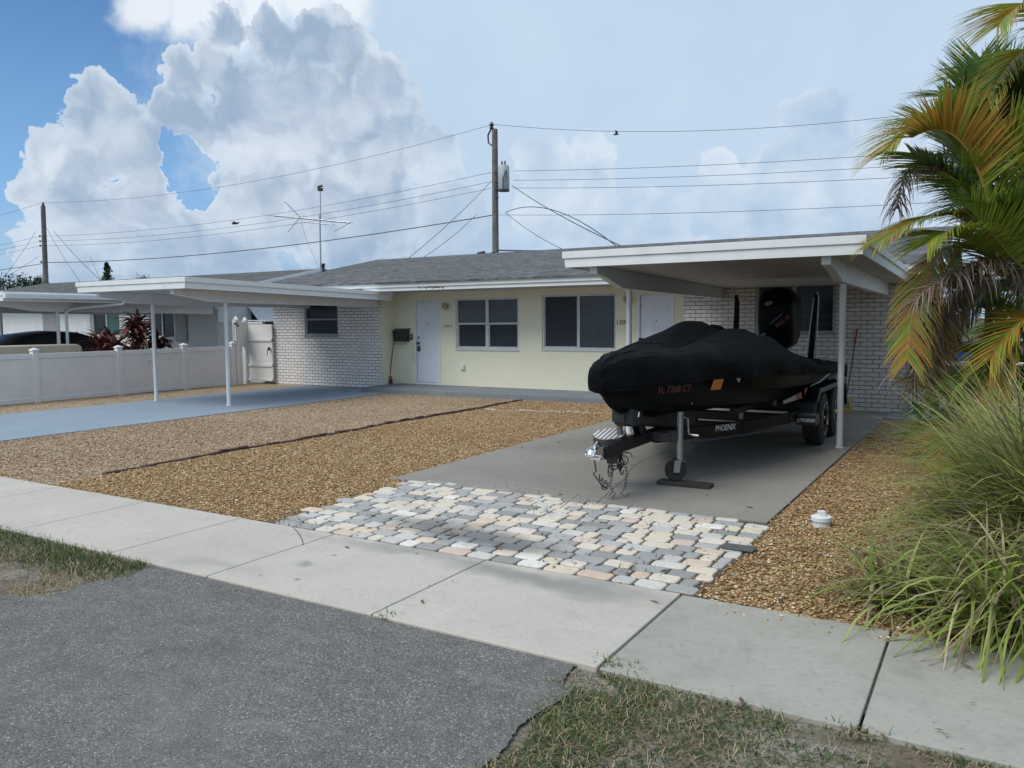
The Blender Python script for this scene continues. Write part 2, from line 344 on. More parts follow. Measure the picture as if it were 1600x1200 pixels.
def conc_mat(name, c1, c2, dark, dsc=1.1, mask=(.55,.8), spots=True, bumpy=.25):
    m_, t, b = new_mat(name); g = t.node('ShaderNodeTexCoord').outputs['Object']
    c = t.mix(t.step(t.noise(g, .9, 6, .65), .3, .7), c1, c2)
    c = t.mix(t.step(t.noise(g, 140, 3, .6), .35, .8, 0, .35), c, tuple(v*.7 for v in c1))
    c = t.mix(t.math('MULTIPLY', t.step(t.noise(g, dsc, 7, .68, .4), *mask), .6), c, dark)
    c = t.mix(t.step(t.noise(g, 26, 6, .75), .50, .68, 0, .42), c, tuple(v*.58 for v in c1)); c = t.mix(t.step(t.noise(g, 4.5, 6, .7), .50, .72, 0, .22), c, dark)
    if spots:
        c = t.mix(t.step(t.math('ADD', t.voro(g, 22), t.math('MULTIPLY', t.noise(g, 2.5, 3), .35)), .20, .26, .75, 0), c, tuple(v*.55 for v in dark))
    t.put(b.inputs['Base Color'], c); b.inputs['Roughness'].default_value = .85; b.inputs['Specular IOR Level'].default_value = .25
    t.put(b.inputs['Normal'], t.bump(t.math('ADD', t.noise(g, 220, 3), t.math('MULTIPLY', t.noise(g, 14, 4), 2)), bumpy, .004)); return m_, t, b, c, g
def stain(m5, spots, dark):
    """real stains with a place of their own: (x, y, rx, ry, rot)"""
    m_, t, b, c, g = m5
    gw = warp_v(t, warp_v(t, g, 2.2, .55), 14, .06)
    for (x, y, rx, ry, rot, amt) in spots:
        mp = t.node('ShaderNodeMapping', vector_type='TEXTURE'); t.put(mp.inputs[0], gw)
        mp.inputs['Location'].default_value = (x, y, 0); mp.inputs['Rotation'].default_value = (0, 0, rot); mp.inputs['Scale'].default_value = (rx, ry, 1)
        d = t.vmath('LENGTH', mp.outputs[0])
        c = t.mix(t.math('MULTIPLY', t.step(d, 1.3, .15), amt), c, dark)
    t.put(b.inputs['Base Color'], c); return m_
side_m = stain(conc_mat('pale_sidewalk_concrete', (.52,.485,.43), (.455,.425,.38), (.24,.23,.21), 1.3, (.56,.82)),
               [(-2.35,4.27,.85,.17,.02,.62),(-3.55,4.36,.9,.13,0,.40),(-3.9,3.75,.10,.07,0,.5),(-4.4,3.5,.5,.12,0,.25)], (.15,.15,.15))
side_g = conc_mat('grey_sidewalk_concrete', (.375,.37,.325), (.325,.315,.275), (.18,.17,.15), 1.7, (.50,.8))[0]
drive_m = stain(conc_mat('grey_driveway_concrete', (.29,.27,.24), (.235,.22,.195), (.16,.15,.135), .7, (.5,.8)),
                [(-3,7.5,1.3,.9,.3,.25),(-2.2,8.8,.7,1.5,0,.3),(-4.5,10,.5,2.,0,.25)], (.15,.145,.14))
blue_drive = conc_mat('blue_grey_painted_concrete', (.27,.33,.395), (.235,.295,.36), (.32,.365,.42), .5, (.5,.8), False, .08)[0]
porch_m = conc_mat('grey_painted_porch', (.20,.225,.25), (.175,.20,.225), (.27,.30,.32), 1.5, (.5,.8), False, .1)[0]
flag_m = conc_mat('grey_flagstone', (.26,.29,.32), (.22,.25,.28), (.16,.18,.2), 2)[0]
def asphalt():
    m_, t, b = new_mat('asphalt'); g = t.node('ShaderNodeTexCoord').outputs['Object']
    v = t.voro(g, 150, 'Color'); s = t.node('ShaderNodeSeparateColor'); t.put(s.inputs[0], v)
    c = t.ramp(s.outputs[0], [(0, (.080,.077,.072)), (.45, (.138,.133,.124)), (.82, (.182,.175,.163)), (.96, (.25,.24,.22)), (1, (.44,.42,.38))])
    c = t.mix(t.step(t.noise(g, .8, 5, .6, .3), .45, .75, 0, .45), c, (.19,.187,.18))
    big = t.step(t.noise(g, 1.3, 5, .65), .55, .75, 0, .45); c = t.mix(big, c, (.075,.078,.085))
    c = t.mix(t.step(t.noise(g, 5.5, 6, .7), .42, .66, 0, .38), c, (.085,.083,.080)); c = t.mix(t.step(t.noise(t.vmath('MULTIPLY', g, (1, 2.6, 1)), 2.3, 6, .7, .6), .52, .72, 0, .42), c, (.24,.23,.21))
    d = t.voro(g, 14, 'Distance'); c = t.mix(t.step(d, .035, .06, .8, 0), c, (.55,.53,.5))
    t.put(b.inputs['Base Color'], c); b.inputs['Roughness'].default_value = .9; b.inputs['Specular IOR Level'].default_value = .3
    h = t.math('ADD', t.voro(g, 150, 'Distance'), t.math('MULTIPLY', t.noise(g, 45, 3), .8)); t.put(b.inputs['Normal'], t.bump(h, .8, -.0035)); return m_
asph = asphalt()
def gravel(name, cols, sc=42):
    m_, t, b = new_mat(name); g = t.node('ShaderNodeTexCoord').outputs['Object']; g = warp_v(t, g, 30, .02)
    s = t.node('ShaderNodeSeparateColor'); t.put(s.inputs[0], t.voro(g, sc, 'Color'))
    c = t.ramp(s.outputs[0], cols); d = t.voro(g, sc, 'Distance')
    c = t.mix(t.step(d, .5, .75, 0, .7), c, tuple(v*.25 for v in cols[1][1]))
    c = t.mix(t.step(t.noise(g, .7, 5, .6), .45, .75, 0, .45), c, tuple(v*.62 for v in cols[1][1]))
    t.put(b.inputs['Base Color'], c); b.inputs['Roughness'].default_value = .85
    t.put(b.inputs['Normal'], t.bump(t.math('MULTIPLY', d, -1), 1, .016)); return m_
GOLD = [(0,(.12,.062,.026)),(.3,(.31,.18,.075)),(.65,(.44,.285,.135)),(.9,(.58,.43,.235)),(1,(.72,.62,.46))]
PINK = [(0,(.15,.095,.052)),(.3,(.33,.22,.125)),(.65,(.45,.32,.19)),(.9,(.54,.44,.32)),(1,(.64,.58,.48))]
gold_m = gravel('golden_gravel', GOLD); pink_m = gravel('pinkish_gravel', PINK)
def attr_mat(name, stops, rough=.8, trans=0, spec=.4):
    m_, t, b = new_mat(name); a = t.node('ShaderNodeAttribute'); a.attribute_name = 'rnd'
    c = t.ramp(a.outputs['Fac'], stops); t.put(b.inputs['Base Color'], c); b.inputs['Roughness'].default_value = rough; b.inputs['Specular IOR Level'].default_value = spec
    if trans:
        tr = t.node('ShaderNodeBsdfTranslucent'); t.put(tr.inputs[0], c); mx = t.node('ShaderNodeMixShader'); mx.inputs[0].default_value = trans
        t.l.new(b.outputs[0], mx.inputs[1]); t.l.new(tr.outputs[0], mx.inputs[2]); t.l.new(mx.outputs[0], t.n['Material Output'].inputs[0])
    return m_, t, b, c
stone_gold = attr_mat('golden_pebble', GOLD)[0]; stone_pink = attr_mat('pinkish_pebble', PINK)[0]
def dirt():
    m_, t, b = new_mat('dirt'); g = t.node('ShaderNodeTexCoord').outputs['Object']
    c = t.mix(t.step(t.noise(g, 1.8, 6, .65, .3), .4, .65), (.15,.115,.08), (.29,.275,.25))
    c = t.mix(t.step(t.noise(g, 60, 4), .45, .7), c, (.10,.08,.055)); c = t.mix(t.step(t.noise(g, 3, 5, .6), .55, .72, 0, .7), c, (.07,.085,.03))
    t.put(b.inputs['Base Color'], c); b.inputs['Roughness'].default_value = .95; t.put(b.inputs['Normal'], t.bump(t.noise(g, 70, 5), .7, .015)); return m_
dirt_m = dirt()
lawn_m = mk('lawn', (.06,.085,.03), (.10,.10,.045), 3, .95, 80, .8, .03)
def np_mesh(name, V, Fc, mats, rnd=None, mi=None, smooth=False, origin=(0,0,0), parent=None):
    """V (n,3), Fc (m,k) constant k"""
    base = np.array(wloc(parent) if parent is not None else Vector(origin))
    V = V-base; me = bpy.data.meshes.new(name); k = Fc.shape[1]
    me.vertices.add(len(V)); me.vertices.foreach_set('co', V.astype(np.float32).ravel())
    me.loops.add(Fc.size); me.loops.foreach_set('vertex_index', Fc.astype(np.int32).ravel())
    me.polygons.add(len(Fc)); me.polygons.foreach_set('loop_start', np.arange(0, Fc.size, k, dtype=np.int32))
    for m_ in (mats if isinstance(mats, (list, tuple)) else [mats]): me.materials.append(m_)
    if mi is not None: me.polygons.foreach_set('material_index', mi.astype(np.int32))
    if smooth: me.polygons.foreach_set('use_smooth', np.ones(len(Fc), dtype=bool))
    me.update(calc_edges=True); me.validate()
    if rnd is not None:
        a = me.attributes.new('rnd', 'FLOAT', 'FACE'); a.data.foreach_set('value', rnd.astype(np.float32))
    o = bpy.data.objects.new(name, me); col.objects.link(o)
    if parent is not None: o.parent = parent
    else: o.location = Vector(base)
    return o
# ================================================================== GROUND
def sheet(name, poly, z, mat, thick=0, label=None):
    b = MB()
    if thick: b.prism(poly, 'z', z-thick, z)
    else: b.add([(x, y, z) for x, y in poly], [tuple(range(len(poly)))])
    return tag(b.build(name, mat), kind='structure')
def rect(x0, y0, x1, y1): return [(x0,y0),(x1,y0),(x1,y1),(x0,y1)]
b = MB(); b.add([(-900,-300,-.055),(900,-300,-.055),(900,1500,-.055),(-900,1500,-.055)], [(0,1,2,3)]); tag(b.build('ground', lawn_m), kind='structure')
sheet('verge', rect(-40,2.2,12,3.5), -.030, dirt_m)
# apron with a slightly ragged edge
ap = []
for y in np.linspace(2.2, 3.34, 60): ap.append((-1.56+random.uniform(-.006,.006)+.02*math.sin(y*11)-(.06 if y > 3.1 else 0), y))
for y in np.linspace(3.34, 2.2, 60): ap.append((-4.80+random.uniform(-.03,.03)-max(0, (2.6-y))**1.3*5, y))
sheet('road', ap+[(-9,2.32),(-60,2.3),(-60,-9),(20,-9),(20,2.05),(-1.4,2.12)], -.014, asph)
JX = [-1.53, -.41, .70, 1.85, 3.0]
jl = [at_z(590,955).x, at_z(345,892.5).x, at_z(195,857.5).x, at_z(62,822).x-.05]
jl = sorted(jl); X0 = jl[0]
JL = [X0-1.35*k for k in range(8, 0, -1)]+jl
def slab(x0, x1, mat, parent=None):
    g = .006; b = MB(); b.box((x0+g, 3.31, -.1), (x1-g, 4.47, 0)); return b
sw = MB()
allj = JL+[-1.53]
for a, c in zip(allj[:-1], allj[1:]): sw.box((a+.005,3.31,-.1), (c-.005,4.47,0), 0)
for a, c in zip(JX[:-1], JX[1:]): sw.box((a+.006,3.31,-.1), (c-.006,4.47,-.006), 1)
tag(sw.build('sidewalk', [side_m, side_g], bevel=.006), kind='structure')
sheet('sidewalk_joint', rect(allj[0],3.33,JX[-1],4.45), -.03, dirt_m)
sheet('driveway', rect(-5.27,6.40,-1.50,15.0), 0, drive_m, .1)
sheet('blue_driveway', rect(-15.25,4.49,-11.80,15.04), -.004, blue_drive, .1)
# crack in the driveway (dark thin ribbon in a real groove is a mark on the slab)
# golden gravel: between driveways and right of the driveway
sheet('gravel', rect(-8.2,4.49,-4.80,14.3), -.014, gold_m)
sheet('gravel_side_yard', rect(-1.49,4.49,2.2,15.0), -.018, gold_m)
sheet('pink_gravel', rect(-11.79,4.49,-8.2,14.3), -.014, pink_m)
sheet('gravel_strip', rect(-17.2,4.49,-15.26,15.2), -.014, pink_m)
sheet('concrete_patch', rect(-40,4.49,-17.15,15.5), -.03, side_g)
for nm, pts_, wd in (('driveway_crack', [(1062,700),(1035,708),(1003,721),(986,734),(975,750),(955,768),(934,786)], .006),('driveway_crack', [(905,772),(880,790),(868,800)], .005),('sidewalk_crack', [(459,822),(462,833),(472,842),(478,851)], .006)):
    q = MB(); pp = [at_z(px_, py_, .001)+Vector((random.uniform(-.01,.01), random.uniform(-.02,.02), 0)) for px_, py_ in pts_]
    for a_, c_ in zip(pp[:-1], pp[1:]):
        d_ = (c_-a_).normalized(); n_ = Vector((-d_.y, d_.x, 0))*wd*.5; q.add([a_-n_, c_-n_, c_+n_, a_+n_], [(0,1,2,3)])
    tag(q.build(nm, rubber, fixn=False), kind='structure')
# pebbles
def pebbles(name, areas, mat, size=(.005,.0125), z=-.014):
    P = []
    for (x0,y0,x1,y1,n) in areas:
        n = int(n); p = np.stack([rng.uniform(x0,x1,n), rng.uniform(y0,y1,n)], 1); P.append(p)
    P = np.concatenate(P); n = len(P)
    base = np.array([(1,0,0),(0,1,0),(-1,0,0),(0,-1,0),(0,0,1),(0,0,-.6)], float)
    s = (size[0]+(size[1]*1.35-size[0])*rng.random(n)**1.8)[:, None, None]; an = rng.uniform(0, 6.28, n)
    sc = rng.uniform(.6, 1.35, (n,1,3))*np.array([1,1,.55])
    v = base[None]*s*sc*rng.uniform(.8,1.2,(n,6,1))
    ca, sa = np.cos(an)[:,None], np.sin(an)[:,None]
    x = v[...,0]*ca-v[...,1]*sa; y = v[...,0]*sa+v[...,1]*ca; tl = rng.uniform(-.5,.5,(n,1)); zz = v[...,2]+x*tl
    V = np.stack([x+P[:,0:1], y+P[:,1:2], zz+z+rng.uniform(.0,.008,(n,1))], -1).reshape(-1,3)
    F_ = np.array([(0,1,4),(1,2,4),(2,3,4),(3,0,4),(1,0,5),(2,1,5),(3,2,5),(0,3,5)])
    Fc = (F_[None]+np.arange(n)[:,None,None]*6).reshape(-1,3)
    o = np_mesh(name, V, Fc, mat, rnd=np.repeat(rng.uniform(0,1,n), 8)); tag(o, kind='stuff'); return o
tag(pebbles('gravel_stones', [(-8.15,4.52,-4.95,7.0,22000),(-8.15,7.0,-5.28,10,13000),(-8.15,10,-5.3,14.2,9000),(-1.45,4.5,1.8,7.5,22000),(-1.45,7.5,1.2,12,10000),
    (-5.35,4.5,-4.85,6.6,1500),(-1.6,4.5,-1.3,9,1200),(-8,4.30,-5,4.5,260),(-1.3,4.28,1.5,4.5,420),(-3.2,4.5,-1.4,6.3,160),(-5.3,6.6,-5.0,12,200)], stone_gold), 'loose golden river pebbles covering the yard beside the paved drive', 'gravel')
tag(pebbles('pink_gravel_stones', [(-11.75,4.52,-8.25,9,17000),(-11.75,9,-8.25,14.2,5000)], stone_pink), 'loose pinkish tan pebbles between the red edging and the blue drive', 'gravel')
# asphalt crumbs and leaf litter
# pavers
def pavers():
    y0, y1, x0, x1 = 4.49, 6.60, -4.98, -1.46
    rows = 15; rh = (y1-y0)/rows; b_v = []; b_f = []; rn = []
    for i in range(rows):
        y = y0+i*rh; xx = x0+random.uniform(-.22, 0)
        lim = y1-.28*(1)  # far edge slants: left reaches farther than right
        while xx < x1-.05:
            w = random.choice([.12,.15,.18,.20,.20,.24]); xe = min(xx+w, x1+random.uniform(0,.03))
            yc = y+rh/2; far = 6.64+(xx-x0)/(x1-x0)*(6.33-6.64)
            if xx >= x0-.12-(.0 if i else 0) and y+rh*.5 < far+.03:
                g = .0080; zt = random.uniform(-.003,.003); tl = random.uniform(-.002,.002)
                ax, bx, ay, by = xx+g, xe-g, y+g+random.uniform(-.004,.004), min(y+rh-g, 6.40 if xx > -5.2 else 7)
                cr = .026; top = []
                def ring(ins, z):
                    r_ = []
                    for (cx, cy, sx, sy) in ((ax,ay,1,1),(bx,ay,-1,1),(bx,by,-1,-1),(ax,by,1,-1)):
                        for k in (0, 1, 2):
                            q = {0: (0, 1), 1: (.3, .3), 2: (1, 0)}[k if (sx*sy > 0) else 2-k]
                            r_.append((cx+sx*(ins+q[0]*cr), cy+sy*(ins+q[1]*cr), z+tl*(1 if sx > 0 else -1)))
                    return r_
                o = len(b_v); n = 12
                b_v += ring(0, -.06)+ring(0, zt-.006)+ring(.005, zt)
                b_f += [(o+k, o+(k+1) % n, o+n+(k+1) % n, o+n+k) for k in range(n)]+[(o+n+k, o+n+(k+1) % n, o+2*n+(k+1) % n, o+2*n+k) for k in range(n)]
                b_f.append(tuple(o+2*n+k for k in range(n))); rn += [random.random()]*(2*n+1)
            xx = xe
    m_, t, bs, c = attr_mat('paver_stone', [(0,(.25,.25,.245)),(.10,(.32,.325,.32)),(.30,(.43,.43,.42)),(.40,(.56,.55,.51)),(.58,(.64,.59,.49)),(.78,(.65,.56,.44)),(.88,(.58,.44,.36)),(1,(.74,.72,.68))], .8)
    g = t.node('ShaderNodeTexCoord').outputs['Object']
    c = t.mix(t.step(t.noise(g, 11, 7, .75), .45, .72, 0, .42), c, (.33,.30,.27)); c = t.mix(t.step(t.noise(g, 55, 4, .7), .55, .7, 0, .5), c, (.20,.19,.17))
    # oily dark patch along the wheel line
    mp = t.node('ShaderNodeMapping', vector_type='TEXTURE'); t.put(mp.inputs[0], warp_v(t, g, 3, .35)); mp.inputs['Location'].default_value = (-3.35,4.95,0)
    mp.inputs['Rotation'].default_value = (0,0,-.15); mp.inputs['Scale'].default_value = (1.1,.30,1)
    c = t.mix(t.step(t.vmath('LENGTH', mp.outputs[0]), 1.1, .4, 0, .72), c, (.10,.105,.11))
    t.put(bs.inputs['Base Color'], c); t.put(bs.inputs['Normal'], t.bump(t.noise(g, 60, 5, .65), .5, .006))
    me = bpy.data.meshes.new('pavers'); me.from_pydata(b_v, [], b_f); me.materials.append(m_)
    a = me.attributes.new('rnd', 'FLOAT', 'FACE'); a.data.foreach_set('value', rn)
    o = bpy.data.objects.new('pavers', me); col.objects.link(o); tag(o, kind='structure')
pavers()
sheet('paver_bed', rect(-5.12,4.48,-1.44,6.42), -.012, mk('joint_soil', (.055,.045,.035), (.10,.085,.065), 20, .95, 90, .6))
# ================================================================== HOUSE
house = thing('house', 'single-storey pale yellow and white brick duplex with grey shingle roof and two carports', 'house', (-8.6, 15.6, 0))
YW, ZS = 15.6, .09
w = MB()     # yellow wall with openings cut as strips
def wall_strips(mb, x0, x1, z0, z1, holes, y0, y1, mi=0):
    holes = sorted(holes); cur = x0
    for (a, c, zb, zt) in holes:
        if a > cur: mb.box((cur, y0, z0), (a, y1, z1), mi)
        if zb > z0: mb.box((a, y0, z0), (c, y1, zb), mi)
        if zt < z1: mb.box((a, y0, zt), (c, y1, z1), mi)
        cur = c
    if cur < x1: mb.box((cur, y0, z0), (x1, y1, z1), mi)
D1 = (-12.06, -11.31, ZS, 2.10); D2 = (-6.31, -5.54, ZS, 2.14)
XC = -12.66
W1 = (-10.86, -9.15, .955, 2.13); W2 = (-8.56, -6.80, .975, 2.16)
wall_strips(w, XC, -5.14, 0, 2.45, [D1, D2, W1, W2], YW, YW+.18)
w.box((XC-.18, 15.111, 0), (XC, YW, 2.45)); w.box((XC+.0005, 15.056, 0), (XC+.004, YW, 2.45)); w.box((XC-.18, YW, 0), (XC-.001, YW+.18, 2.45))                       # return beside the brick bay
w.build('wall', yellow, house)
w = MB(); wall_strips(w, -16.30, XC-.181, -.05, 2.40, [(-15.17,-14.03,1.255,2.09)], 15.05, 15.25)
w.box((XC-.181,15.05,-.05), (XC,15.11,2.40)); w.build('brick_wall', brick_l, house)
w = MB(); w.box((-16.30,15.25,-.05), (-16.12,23.4,2.4)); w.box((-16.12,23.2,-.05),(-1.2,23.4,2.4)); w.box((-1.4,15.2,-.05),(-1.2,23.2,2.4)); w.build('side_wall', stucco_w, house)
w = MB(); wall_strips(w, -5.139, -1.2, -.05, 2.40, [(-3.79,-2.41,1.34,2.22)], 15.0, 15.2)
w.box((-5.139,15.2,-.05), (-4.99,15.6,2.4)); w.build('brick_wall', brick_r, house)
w = MB(); w.box((-12.5,16.5,-.05),(-5,16.6,2.3)); w.box((-16.1,16.2,-.05),(-13.0,16.3,2.3)); w.box((-4.9,16.2,-.05),(-1.4,16.3,2.3)); w.build('inner_wall', mk('dark_interior', (.03,.03,.035)), house)
w = MB(); w.box((-12.60,14.22,-.05), (-5.30,15.6,ZS)); w.build('porch', porch_m, house, bevel=.008)
# gable ends
for x in (-16.30, -1.38): w = MB(); w.prism([(15.1,2.401),(19.6,3.32),(23.4,2.401)], 'x', x, x+.18); w.build('gable', stucco_w, house)
# roof
RY0, RZ0, RY1, RZ1, RX0, RX1 = 14.36, 2.495, 19.6, 3.53, -16.60, -.75
w = MB()
w.prism([(RY0,RZ0),(RY1,RZ1),(2*RY1-RY0,RZ0),(2*RY1-RY0,RZ0-.04),(RY1,RZ1-.04),(RY0,RZ0-.04)], 'x', RX0, RX1)
w.build('roof', shingle, house)
w = MB()
w.box((-16.57,14.40,2.375),(-.8,14.43,2.462)); w.box((-12.66,14.432,2.295),(-.8,14.46,2.374))
w.build('fascia', trim, house, bevel=.003)
w = MB(); random.seed(3); w.box((-11.04,14.4285,2.343),(-10.34,14.4318,2.347))
for k in range(44):
    x = -11.05+random.random()**.9*.74; s = random.uniform(.008,.03); z = 2.345+random.gauss(0, .012)
    w.box((x, 14.4285, z), (x+s*1.6, 14.4315, z+s*.6))
w.build('peeling_patch', mk('rust_stain', (.16,.09,.07), (.30,.22,.18), 60, .8), house)
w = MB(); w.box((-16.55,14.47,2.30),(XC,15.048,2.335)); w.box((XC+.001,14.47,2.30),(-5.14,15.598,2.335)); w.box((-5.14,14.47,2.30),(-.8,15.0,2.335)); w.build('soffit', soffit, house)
for x in (RX0-.03, RX1): w = MB(); w.prism([(RY0,RZ0-.03),(RY1,RZ1-.03),(RY1,RZ1-.20),(RY0,RZ0-.20)], 'x', x, x+.03); w.build('rake_board', trim, house)
# doors
def door(x0, x1, zt, y, panels, handle_left):
    fr = MB(); fr.box((x0-.0,y-.012,ZS),(x0+.035,y+.10,zt)); fr.box((x1-.035,y-.012,ZS),(x1,y+.10,zt)); fr.box((x0+.035,y-.012,zt-.035),(x1-.035,y+.10,zt)); fr.box((x0+.035,y-.006,ZS),(x1-.035,y+.10,ZS+.05))
    lf = MB(); a, c, z0, z1 = x0+.04, x1-.04, ZS+.06, zt-.04; lf.box((a,y+.035,z0),(c,y+.075,z1))
    if panels:
        wd = (c-a); g = .09
        for (px0,px1) in ((a+g, a+wd/2-g/2), (a+wd/2+g/2, c-g)):
            for (q0,q1) in ((z1-.36,z1-.12),(z1-1.08,z1-.46),(z0+.16,z1-1.20)):
                lf.box((px0,y+.030,q0),(px1,y+.036,q1)); lf.box((px0+.035,y+.024,q0+.035),(px1-.035,y+.031,q1-.035))
    d = lf.build('door', door_m, house, bevel=.004); fr.build('frame', trim, d)
    p = MB(); p.lathe([(.012,0),(.012,.012)], ((a+c)/2, y+.022, z1-.52), 'y', 10); p.build('peephole', bronze, d)
    hx = a+.055 if handle_left else c-.055
    h = MB(); h.lathe([(.030,0),(.030,.012),(.02,.03),(.026,.05),(.018,.07)][::-1], (hx, y+.015-.05, z0+.93), 'y', 14)
    h.build('handle', steel_dk, d, smooth=35)
    h = MB(); h.box((hx-.035,y+.0,z0+.74),(hx+.035,y+.034,z0+.86)); h.build('lockbox', steel_dk, d); h = MB(); h.lathe([(.022,0),(.022,.02)], (hx,y+.012,z0+1.07), 'y', 12); h.build('deadbolt', steel_dk, d)
    if not handle_left:
        for z in (z0+.2, z0+1.0, z1-.25):
            q = MB(); q.lathe([(.012,0),(.012,.09)], (a-.01,y+.028,z), 'z', 8); q.build('hinge', bronze, d)
    return d
door(*D1[:2], D1[3], YW, False, True); door(*D2[:2], D2[3], YW, True, False)
def window(x0, x1, z0, z1, y, kind, par=None, mats=None, frame=None):
    par = par or house; fw_ = .045; f = MB(); frame = frame or alum
    f.box((x0,y+.02,z0),(x1,y+.11,z0+fw_)); f.box((x0,y+.02,z1-fw_),(x1,y+.11,z1)); f.box((x0,y+.02,z0+fw_),(x0+fw_,y+.11,z1-fw_)); f.box((x1-fw_,y+.02,z0+fw_),(x1,y+.11,z1-fw_))
    xm, zm = (x0+x1)/2, (z0+z1)/2; panes = []
    if kind == '4':
        f.box((xm-.04,y+.025,z0+fw_),(xm+.04,y+.105,z1-fw_)); f.box((x0+fw_,y+.03,zm-.022),(xm-.04,y+.09,zm+.022)); f.box((xm+.04,y+.03,zm-.022),(x1-fw_,y+.09,zm+.022))
        for a, c in ((x0+fw_,xm-.04),(xm+.04,x1-fw_)): panes += [(a,c,z0+fw_,zm-.022,1),(a,c,zm+.022,z1-fw_,0)]
    elif kind == '2v':
        f.box((xm-.028,y+.03,z0+fw_),(xm+.028,y+.10,z1-fw_)); panes = [(x0+fw_,xm-.028,z0+fw_,z1-fw_,1),(xm+.028,x1-fw_,z0+fw_,z1-fw_,0)]
    elif kind == '2h':
        f.box((x0+fw_,y+.03,zm-.02),(x1-fw_,y+.09,zm+.02)); panes = [(x0+fw_,x1-fw_,z0+fw_,zm-.02,1),(x0+fw_,x1-fw_,zm+.02,z1-fw_,0)]
    wi = f.build('window', frame, par, bevel=.004)
    s = MB(); s.box((x0-.02,y-.022,z0-.035),(x1+.02,y+.02,z0-.002)); s.build('sill', frame, wi, bevel=.004)
    mats = mats or [pane_blind, pane_screen]
    for (a, c, q0, q1, k) in panes:
        inner = MB(); e = .018
        p = MB(); p.box((a,y+.062,q0),(c,y+.068,q1)); p.build('pane', mats[k], wi)
        if k: inner.box((a,y+.045,q0),(a+e,y+.06,q1)); inner.box((c-e,y+.045,q0),(c,y+.06,q1)); inner.box((a+e,y+.045,q0),(c-e,y+.06,q0+e)); inner.build('screen_frame', frame, wi)
    return wi
window(*W1[:2], *W1[2:], YW, '4'); window(*W2[:2], *W2[2:], YW, '2v', mats=[pane_curt, pane_screen])
window(-15.17,-14.03,1.255,2.09,15.05,'2h', mats=[pane_dk, pane_screen], frame=mk('blue_grey_frame', (.30,.33,.38)))
window(-3.79,-2.41,1.34,2.22,15.0,'2v', mats=[pane_dk, pane_dk], frame=mk('grey_frame', (.36,.38,.38)))
# wall lamps (hand / leaf shaped brackets with an old glass shade)
for x, z in ((-11.17,1.97),(-7.85+1.28,2.02)):
    p = MB(); p.box((x-.07,YW-.012,z-.03),(x+.04,YW,z+.06)); p.tube([(x-.03,YW-.01,z+.02),(x+.02,YW-.07,z+.045),(x+.09,YW-.10,z+.03)], .012, 8)
    l = p.build('porch_lamp', lamp_gl, house, smooth=40)
    p = MB(); p.lathe([(.018,.07),(.04,.055),(.075,.02),(.085,-.01),(.06,-.05),(.03,-.075)], (x+.08,YW-.10,z-.02), 'z', 14); p.build('lamp_shade', lamp_gl, l, smooth=50)
# house numbers, doorbell, outlet
text('house_number', '1309', .135, face_M((-6.66,YW-.006,1.55), (1,0,0), (0,0,1)), bronze, house, .004, spacing=1.05)
for k, ch in enumerate('1311'): text('house_number', ch, .085, face_M((-11.19+.068*k,YW-.006,1.485), (1,0,0), (0,0,1)), black_pl, house, .004, font_bold=.001)
p = MB(); p.box((-12.19,YW-.02,1.16),(-12.13,YW,1.30)); d_ = p.build('doorbell', black_pl, house, bevel=.005)
p = MB(); p.lathe([(.012,0),(.012,.004)], (-12.16,YW-.025,1.245),'y',10); p.build('button', white, d_)
p = MB(); p.box((-10.71,YW-.045,.47),(-10.61,YW,.60)); p.box((-10.70,YW-.055,.48),(-10.62,YW-.044,.59)); p.build('outlet_box', white, house, bevel=.006)
p = MB(); p.tube([(-5.55,YW-.01,ZS+.3),(-5.50,YW-.05,ZS+.3)], .02); p.build('hose_tap', bronze, house)
# downspouts at the right corner
p = MB(); p.tube([(-1.15,14.95,2.3),(-1.12,14.95,2.15),(-1.12,14.95,.15),(-1.05,14.75,.06)], .045, 10); p.build('downspout', green_pl, house, smooth=40)
p = MB(); p.box((-1.04,15.0,.0),(-.90,15.12,2.4)); p.build('corner_board', mk('pale_green_paint', (.42,.52,.52)), house, bevel=.005)
# roof vent
p = MB(); p.tube([(-16.45,17.1,2.93),(-16.45,17.1,3.17)], .035, 10); p.tube([(-16.45,17.1,3.15),(-16.45,17.1,3.25)], .05, 10); p.tube([(-16.51,17.1,3.25),(-16.39,17.1,3.25)], .02, 6)
p.build('vent_pipe', black_pl, house)
